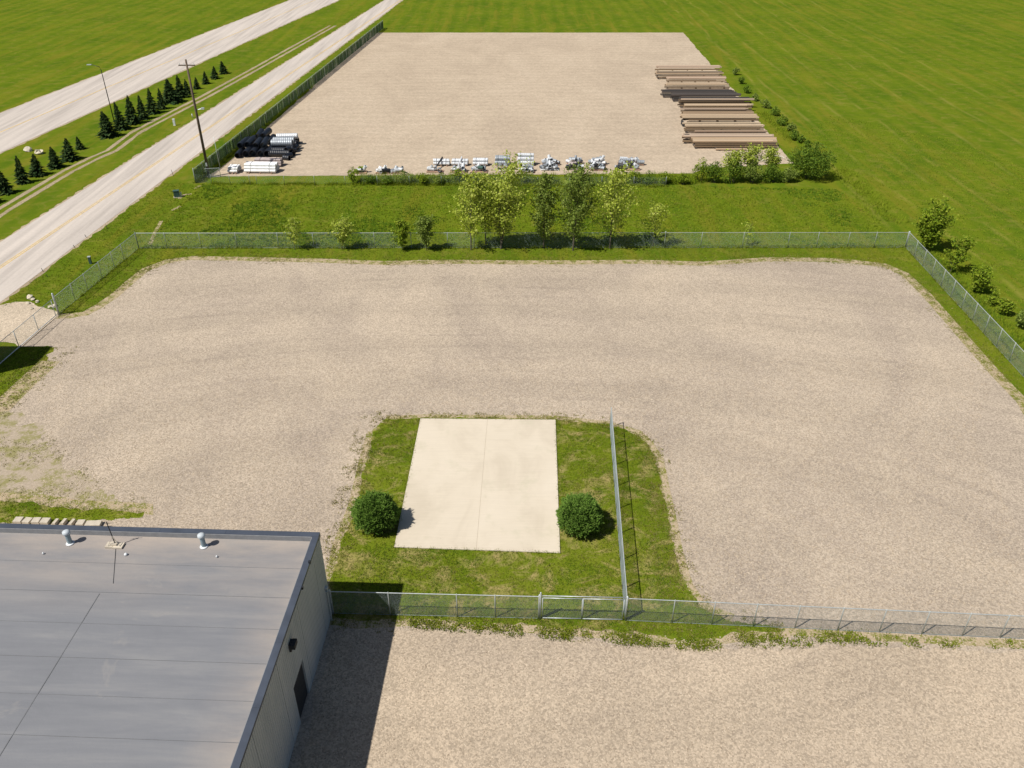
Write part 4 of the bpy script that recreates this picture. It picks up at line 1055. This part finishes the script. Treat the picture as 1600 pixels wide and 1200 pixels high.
MB().box(-.35,.35,-.25,.25,0,.85).box(-.38,.38,-.28,.28,.85,.93).build('cabinet', M['green_box'], ub); MB().box(-.45,.45,-.35,.35,-.02,.06).build('base', M['slab'], ub)
MB().box(.40,.62,-.1,.12,0,.6).build('meter', M['galv'], ub)
x, y = g(142, 412); ub = empty('utility_pedestal', (x, y, 0), .1, 'small grey green pedestal on the verge outside the left fence', 'utility box')
MB().box(-.13,.13,-.12,.12,0,.8).build('cabinet', M['green_box'], ub); MB().box(-.16,.16,-.15,.15,.8,.87).build('lid', M['galv'], ub)
for i, (a, b, h_, lb) in enumerate([(271,275,.9,'leaning thin marker stake on the verge near the storage yard corner'),(168,357,.5,'short stake in the verge right of the road, beside the meadow corner'),(117,387,.35,'low dark stake on the road edge, middle of the three'),(135,371,.35,'low dark stake on the road edge, farthest of the three'),(68,425,.45,'low dark stake on the road edge, nearest the driveway'),(75,433,.3,'small dark stub in the verge grass near the driveway')]):
    x, y = g(a, b); tag(MB().tube([(0,0,0),(-.12,.02,h_)], [.035,.03], 6).build('marker_stake', M['dark'], None, False, (x, y, 0)), lb, 'stake', 'marker stakes along the road')

# ------------------------------------------------------------------ storage yard goods
# timber bundles
def bundle(x0p, x1p, yp, nw, nh, mat, label, seed, elev=.15, bs=.30, fr=.0, x0y=None):
    rng = random.Random(seed); X0, Y = g(x0p, yp); X1 = g(x1p, yp)[0]
    t = empty('timber_bundle', (X0, Y, 0), R(rng.uniform(-.4, .6)), label, 'timber stack', 'timber stacks in the storage yard')
    Lm = X1-X0; src = None; src_low = None; src_dk = None
    for k in range(5):
        o = MB().box(.1, .35, -.1, nw*bs+.1, .012, elev).build('bearer', M['timber_dark'], t) if k == 0 else share(first_b, 'bearer', t)
        if k == 0: first_b = o
        o.location.x = .4+(Lm-1.3)*k/4
    for j in range(nh):
        for i in range(nw):
            if j < nh-1 and 0 < i < nw-1: continue     # only those that can be seen
            st = rng.uniform(0, .45) if rng.random() > .2 else rng.uniform(.3, 1.6); en = rng.uniform(0, .5) if rng.random() > .2 else rng.uniform(.5, 2.2)
            if j == nh-1 and rng.random() < .14 and nh > 1: continue
            ln = Lm-st-en
            shape = lambda mm: MB().box(0, 1, 0, bs-.03, 0, bs-.07).build('timber', M[mm], t)
            if j < nh-1:  # lower layers take the darker colour in place of shade in the stack
                if src_low is None: src_low = o = shape('timber_low_shade' if mat != 'timber_dark' else mat)
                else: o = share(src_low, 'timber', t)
            elif rng.random() < .10:  # odd dark top beam stands in for a shaded gap line
                if src_dk is None: src_dk = o = shape('timber_dark')
                else: o = share(src_dk, 'timber', t)
            elif src is None: src = o = shape(mat)
            else: o = share(src, 'timber', t)
            o.location = (st, i*(bs+.07)+rng.uniform(-.05,.05), elev+j*(bs+.07)+rng.uniform(0,.012)+(rng.choice([0,0,0,.14]) if j == nh-1 else 0)); o.rotation_euler = (rng.uniform(-.02,.02), 0, rng.uniform(-.35,.35)*bs/ln*.4)
            o.scale = (ln, rng.uniform(.9, 1), rng.uniform(.86, 1))
    return t
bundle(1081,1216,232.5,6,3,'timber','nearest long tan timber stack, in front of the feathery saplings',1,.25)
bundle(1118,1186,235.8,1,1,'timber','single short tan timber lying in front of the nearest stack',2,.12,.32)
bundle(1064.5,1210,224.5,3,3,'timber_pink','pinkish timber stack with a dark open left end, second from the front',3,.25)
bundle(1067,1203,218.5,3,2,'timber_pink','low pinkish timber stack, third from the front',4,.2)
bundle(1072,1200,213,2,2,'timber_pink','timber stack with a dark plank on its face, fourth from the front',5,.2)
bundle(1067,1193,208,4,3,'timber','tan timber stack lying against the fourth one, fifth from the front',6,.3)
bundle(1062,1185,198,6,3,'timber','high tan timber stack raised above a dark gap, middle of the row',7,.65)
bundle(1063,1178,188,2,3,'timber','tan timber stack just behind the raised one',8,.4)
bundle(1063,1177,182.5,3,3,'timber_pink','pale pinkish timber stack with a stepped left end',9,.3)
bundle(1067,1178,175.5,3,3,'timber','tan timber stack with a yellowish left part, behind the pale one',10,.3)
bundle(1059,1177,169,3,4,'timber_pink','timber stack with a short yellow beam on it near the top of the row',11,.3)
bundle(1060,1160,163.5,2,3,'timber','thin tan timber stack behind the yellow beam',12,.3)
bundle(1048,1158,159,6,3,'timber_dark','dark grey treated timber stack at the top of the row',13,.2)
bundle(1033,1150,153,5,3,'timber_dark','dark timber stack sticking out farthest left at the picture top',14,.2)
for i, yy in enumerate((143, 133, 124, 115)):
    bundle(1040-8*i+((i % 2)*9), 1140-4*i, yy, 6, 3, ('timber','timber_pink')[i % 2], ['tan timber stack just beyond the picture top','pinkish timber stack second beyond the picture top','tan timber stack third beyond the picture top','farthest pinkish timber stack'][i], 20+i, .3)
# pale stones / slabs behind the hedge
for i, (a, b, w_, lb) in enumerate([(1180,252,2.6,'wide pale slab lying behind the hedge saplings'),(1213,247,2.2,'pale slab at the right behind the hedge'),(1150,250,1.6,'small pale slab at the left behind the hedge')]):
    x, y = g(a, b); mb = MB().box(-w_/2,w_/2,-.6,.6,0,.14).box(-w_/2+.2,w_/2-.3,-.5,.45,.14,.26); tag(mb.build('pale_slab', M['slab'], None, False, (x, y, .02)), lb, 'slab', 'pale slabs behind the hedge')

# black corrugated pipes
BPIPE = {}
def bpipe(x, y, z, ang, L_, r_, label, mat='black'):
    key = (round(L_, 1), round(r_, 2), mat)
    if key not in BPIPE:
        o = MB().hollow((-L_/2,0,0), (L_/2,0,0), r_, .05, 20, int(L_/.28), .03).build('corrugated_pipe', M[mat]); BPIPE[key] = o
    else: o = BPIPE[key].copy(); link(o)
    o.location = (x, y, z); o.rotation_euler = (0, 0, ang)
    return tag(o, label, 'pipe', 'black corrugated pipes by the slatted fence')
row1 = [(371.5,248,.42),(385,246.5,.52),(396,246,.55),(408,246,.5),(418,246,.5)]
names1 = ['black pipe with its open end facing front, leftmost of the front row','large black pipe second from the left, open end facing front','large black pipe in the middle of the front row','black pipe fourth in the front row, open end facing front','black pipe at the right end of the front row of open ends']
for (a, b, r_), lb in zip(row1, names1):
    x, y = g(a, b); bpipe(x, y+1.6+.012, r_+.03, math.pi/2, 3.2, r_, lb)
row2 = [(379,241,.45),(390,240,.45),(402,241,.45),(413,241,.45)]
names2 = ['black pipe on top at the far left of the pile','black pipe lying on top, second of the upper layer','black pipe lying on top, third of the upper layer','black pipe at the right of the upper layer']
for i, ((a, b, r_), lb) in enumerate(zip(row2, names2)):
    x, y = g(a, b); bpipe(x, y+1.4, 1.35+(.06 if i % 2 else 0), math.pi/2+.05*(i-1.5), 3.2, r_, lb)
for i, (a, b, z_) in enumerate([(374,238,.45),(384,236,.45),(394,235,.45),(404,234,.45),(415,234,.45),(398,233,1.25),(408,232,1.25)]):
    x, y = g(a, b); bpipe(x, y+4.0, z_, math.pi/2+.08*((i % 3)-1), 3.2, .45, 'black pipe behind left pile, %s' % ['leftmost at ground level','second at ground level','third at ground level','fourth at ground level','rightmost at ground level','left one resting on top','right one resting on top'][i])
for i, (a, b, z_, L_, mt, r_) in enumerate([(436,247,.5,3.2,'black',.52),(437,243,.5,3.2,'black',.52),(439,239,.5,3.2,'black',.52),(441,240,1.42,3.2,'culvert',.5),(444,236,1.42,3.2,'culvert',.5),(447,232,.5,3.2,'black',.52),(450,228,.5,3.2,'black',.52),(449,229,1.4,3.2,'culvertw',.42),(449,226,.5,3.2,'black',.5)]):
    x, y = g(a, b); bpipe(x, y+.8, z_, YAW+.02*i, L_, r_, ['black pipe lying crosswise, nearest of the right pile','crosswise black pipe second from the front','crosswise black pipe third from the front','dusty pale pipe on top of the crosswise pile, nearer one','dusty pale pipe on top of the crosswise pile, farther one','crosswise black pipe near the back','crosswise black pipe second from the back','whitish pipe on top at the back of the pile','farthest crosswise black pipe'][i], mt)
for i, (a, b, z_, an) in enumerate([(452,247,.4,.9),(456,243,.4,-.7),(459,238,.4,.5),(448,250,.35,-.3),(455,243,1.1,.3),(452,244,1.1,1.2),(463,234,.4,1.3),(462,229,.4,.2)]):
    x, y = g(a, b); bpipe(x, y, z_, an, 1.0, .38, 'short black pipe offcut, right end of the pile, %s' % ['lying diagonally at the front','tilted in front of the pile end','behind the tilted one','lowest at the very front','resting on top, left','resting on top, turned','sticking out farthest right','farthest back'][i])
# wrapped white bundles
def tube_bundle(a, b, wpx, r_, layers, label, mat='pvc', cat='pipe bundle', group=None, name='pipe_bundle', ang=YAW, pr_mat=None, elev=.16):
    s_ = s_at(a, b); x, y = g(a, b); L_ = wpx/s_; t = empty(name, (x, y, 0), ang, label, cat, group)
    src = None; nb = layers[0]
    for j, cnt in enumerate(layers):
        for i in range(cnt):
            if src is None:
                src = MB().hollow((-L_/2,0,0),(L_/2,0,0), r_*.96, r_*.15, 14, max(2, int(L_/.25)), r_*.04).build('pipe', M[mat], t); o = src
            else: o = share(src, 'pipe', t)
            o.location = (random.uniform(-.06,.06), (i-(cnt-1)/2)*2*r_, elev+r_+j*r_*1.74)
    for k in (-.36, 0, .36): MB().box(k*L_-.06, k*L_+.06, -nb*r_-.1, nb*r_+.1, .01, elev).build('bearer', M['pallet'], t)
    mb = MB()
    for k in (-.3, .3):
        top = elev+2*r_+(len(layers)-1)*r_*1.74
        mb.tube([(k*L_, -nb*r_-.02, elev), (k*L_, -nb*r_-.02, elev+r_*1.2), (k*L_, -layers[-1]*r_-.02, top+.01), (k*L_, layers[-1]*r_+.02, top+.01), (k*L_, nb*r_+.02, elev+r_*1.2), (k*L_, nb*r_+.02, elev)], .02, 4)
    mb.build('strap', M['dark'], t); return t
random.seed(3)
tube_bundle(410,268,49,.21,(5,4,3),'large strapped bundle of white pipes in front of the black pipes')
tube_bundle(421,258.5,41,.17,(5,4,3),'greyish pink strapped bundle of pipes behind the white one','pinkgrey')
tube_bundle(367,268.5,15,.2,(5,4),'short white pipe bundle at the far left of the pile',)
def heap(a, b, w_, h_, label, short, seed, mats, n=9, cat='fittings heap', group=None, pal=True, pm='pallet'):
    """a loaded pallet: pallet thing + each fitting on it"""
    rng = random.Random(seed); x, y = g(a, b)
    p = empty('pallet', (x, y, 0), YAW+rng.uniform(-.05,.05), 'wooden pallet of pipe fittings '+short, 'pallet', 'pallets at the front of the storage yard')
    for k in range(5): MB().box(-w_/2, w_/2, -.6+.26*k, -.6+.26*k+.16, .125, .15).build('deck_board', M[pm], p)
    for k in (-.5, 0, .5): MB().box(k*w_*.94-.05, k*w_*.94+.05, -.6, .6, .014, .123).build('runner', M[pm], p)
    seen_ = set()
    for i in range(n):
        r_ = rng.uniform(.17, .28); L_ = rng.uniform(.6, 1.2); mt = rng.choice(mats); an = rng.choice([0, 0, math.pi/2, .5, -.6])
        lev = 0 if i < n*.6 else 1
        fx = -w_/2+.25+(w_-.5)*((i % max(1, int(n*.6)))+.5)/max(1, int(n*.6)); fy = rng.uniform(-.35,.35)
        mb = MB()
        kind_ = 'straight' if rng.random() < .55 else 'elbow'
        if kind_ == 'straight': mb.hollow((-L_/2,0,0),(L_/2,0,0), r_, .02, 12, 4, .012)
        else:
            mb.hollow((-L_/2,0,0),(.05,0,0), r_, .02, 12, 3, .01); mb.hollow((0,0,-.02),(L_*.35,0,L_*.45), r_*.96, .02, 12, 3, .01)
        f = mb.build('pipe_fitting', M[mt], None, False, (x+fx, y+fy, .17+r_+lev*h_*.42)); f.rotation_euler = (rng.uniform(-.1,.1), rng.uniform(-.15,.15), an)
        nlow = max(1, int(n*.6)); kk = i % nlow
        kk_ = ('large' if r_ > .25 else 'small', mt, kind_, i % nlow, lev)
        if kk_ in seen_: kind_ = ('upper ' if i >= nlow else 'nearer ')+kind_
        seen_.add(kk_)
        tag(f, ('large ' if r_ > .25 else 'small ')+'%s %s fitting, %s from left %s, pallet %s' % ({'dark':'dark','culvert':'grey','culvertw':'bright','pvc':'white','leaf_mid':'green','green_box':'dark green','pinkgrey':'pinkish'}[mt], kind_, ordn[kk], 'below' if lev == 0 else 'on top', short), 'pipe fitting', 'fittings on the pallet %s' % short)
CG = 'galvanised pipe bundles at the front of the storage yard'
tube_bundle(690,258,25,.20,(3,2),'galvanised pipe bundle, first from the left, with a channel leaning on it','culvertw',group=CG)
tube_bundle(719,258,25,.20,(3,2),'galvanised pipe bundle, second from the left, with a pale channel across it','culvertw',group=CG)
tube_bundle(751,258,23,.23,(3,2),'galvanised pipe bundle, third from the left','culvertw',group=CG)
tube_bundle(785,257,23,.30,(3,2),'tall galvanised pipe bundle, fourth from the left, above two open pipe ends','culvert',group=CG)
tube_bundle(821,257,25,.28,(3,2,1),'largest galvanised pipe bundle, fifth from the left, with strips hanging in front','culvertw',group=CG)
G2 = ['culvert','culvertw','culvertw']
heap(680,268.5,2.4,.5,'grey fittings before the first bundle','before the first bundle',1,['culvert','culvertw'],5)
heap(717,268.5,2.4,.5,'grey fittings before the second bundle','before the second bundle',2,G2,6)
heap(749,268.5,2.4,.7,'grey green fittings before the third bundle','before the third bundle',3,['culvert','green_box','culvertw'],7)
heap(823,268,2.4,.8,'strip laden fittings before the largest bundle','before the largest bundle',4,G2,9)
heap(859,265,2.7,.9,'mixed fittings sixth from the left','right of the largest bundle',5,['culvert','culvertw','culvertw','culvert'],13,pm='white')
heap(898,264,2.4,.8,'mixed fittings seventh from the left','third from the right',6,['culvert','culvertw','dark','pinkgrey'],12,pm='pinkgrey')
heap(935,265.5,2.5,.8,'mixed fittings eighth from the left on reddish wood','second from the right',7,G2+['dark'],10)
heap(980,265,3.6,.7,'wide heap of fittings farthest right on stacked boards','farthest right',8,['culvertw','culvert','dark'],12)
heap(563,270,1.9,.5,'white fittings leftmost by the upright shrub','beside the upright shrub',9,['pvc','culvertw','leaf_mid'],7)
heap(598,270,1.9,.5,'green and white fittings second from the left','second from the left',10,['pvc','culvertw','dark'],7)
heap(622,270,1.9,.5,'pale fittings just before the low hedge','at the low hedge',11,['culvertw','culvert'],6)
heap(861,257,2.6,.9,'grey fittings stacked behind','behind the sixth one',21,['culvert','culvertw','culvertw'],12)
heap(898,256.5,2.3,.9,'grey fittings stacked behind','behind the third from the right',22,['culvert','culvertw','culvert'],11)
heap(934,257,2.5,.9,'grey fittings stacked behind','behind the second from the right',23,['culvert','culvertw','culvertw'],11)
heap(985,257,3.8,.9,'grey fittings stacked behind','behind the farthest right one',24,['culvert','culvertw','culvert'],14)
for i, (a, b) in enumerate(((781,266),(790,266))):
    x, y = g(a, b); tag(MB().hollow((0,-.5,0),(0,.5,0), .34, .03, 18, 4, .015).build('pipe_end', M['culvert'], None, False, (x, y+.4, .37)), 'short wide pipe, open end facing front, %s one below the fourth bundle' % ('left', 'right')[i], 'pipe', 'two open pipe ends')
x, y = g(790, 269.5); tag(MB().box(-.9,.9,-.35,.35,.012,.3).box(-.95,.95,-.4,.4,.3,.36).build('beige_crate', M['slab'], None, False, (x, y, 0)), 'low beige crate below the fourth pipe bundle', 'crate')
for i, (a0, b0, z0, a1, b1, z1, mt, lb) in enumerate([(679,268,.3,692,257,1.1,'dark','dark steel channel leaning across the first pipe bundle'),(714,268,.3,722,257,1.15,'culvertw','pale steel channel leaning across the second pipe bundle')]):
    x0, y0 = g(a0, b0); x1, y1 = g(a1, b1); d = Vector((x1-x0, y1-y0, z1-z0))
    tag(MB().tube([(0,0,0), tuple(d)], .11, 4).build('steel_channel', M[mt], None, False, (x0, y0, z0)), lb, 'channel')
for i in range(5):
    x, y = g(812+4.6*i, 266); o = MB().box(-.06,.06,-.03,.03,0,1.3).build('steel_strip', M['culvertw'], None, False, (x, y-.55, .02)); o.rotation_euler = (-.35, random.uniform(-.15,.15), 0)
    tag(o, 'pale strip leaning on the largest pipe bundle, %s from the left' % ordn[i], 'strip', 'pale strips leaning on the largest pipe bundle')
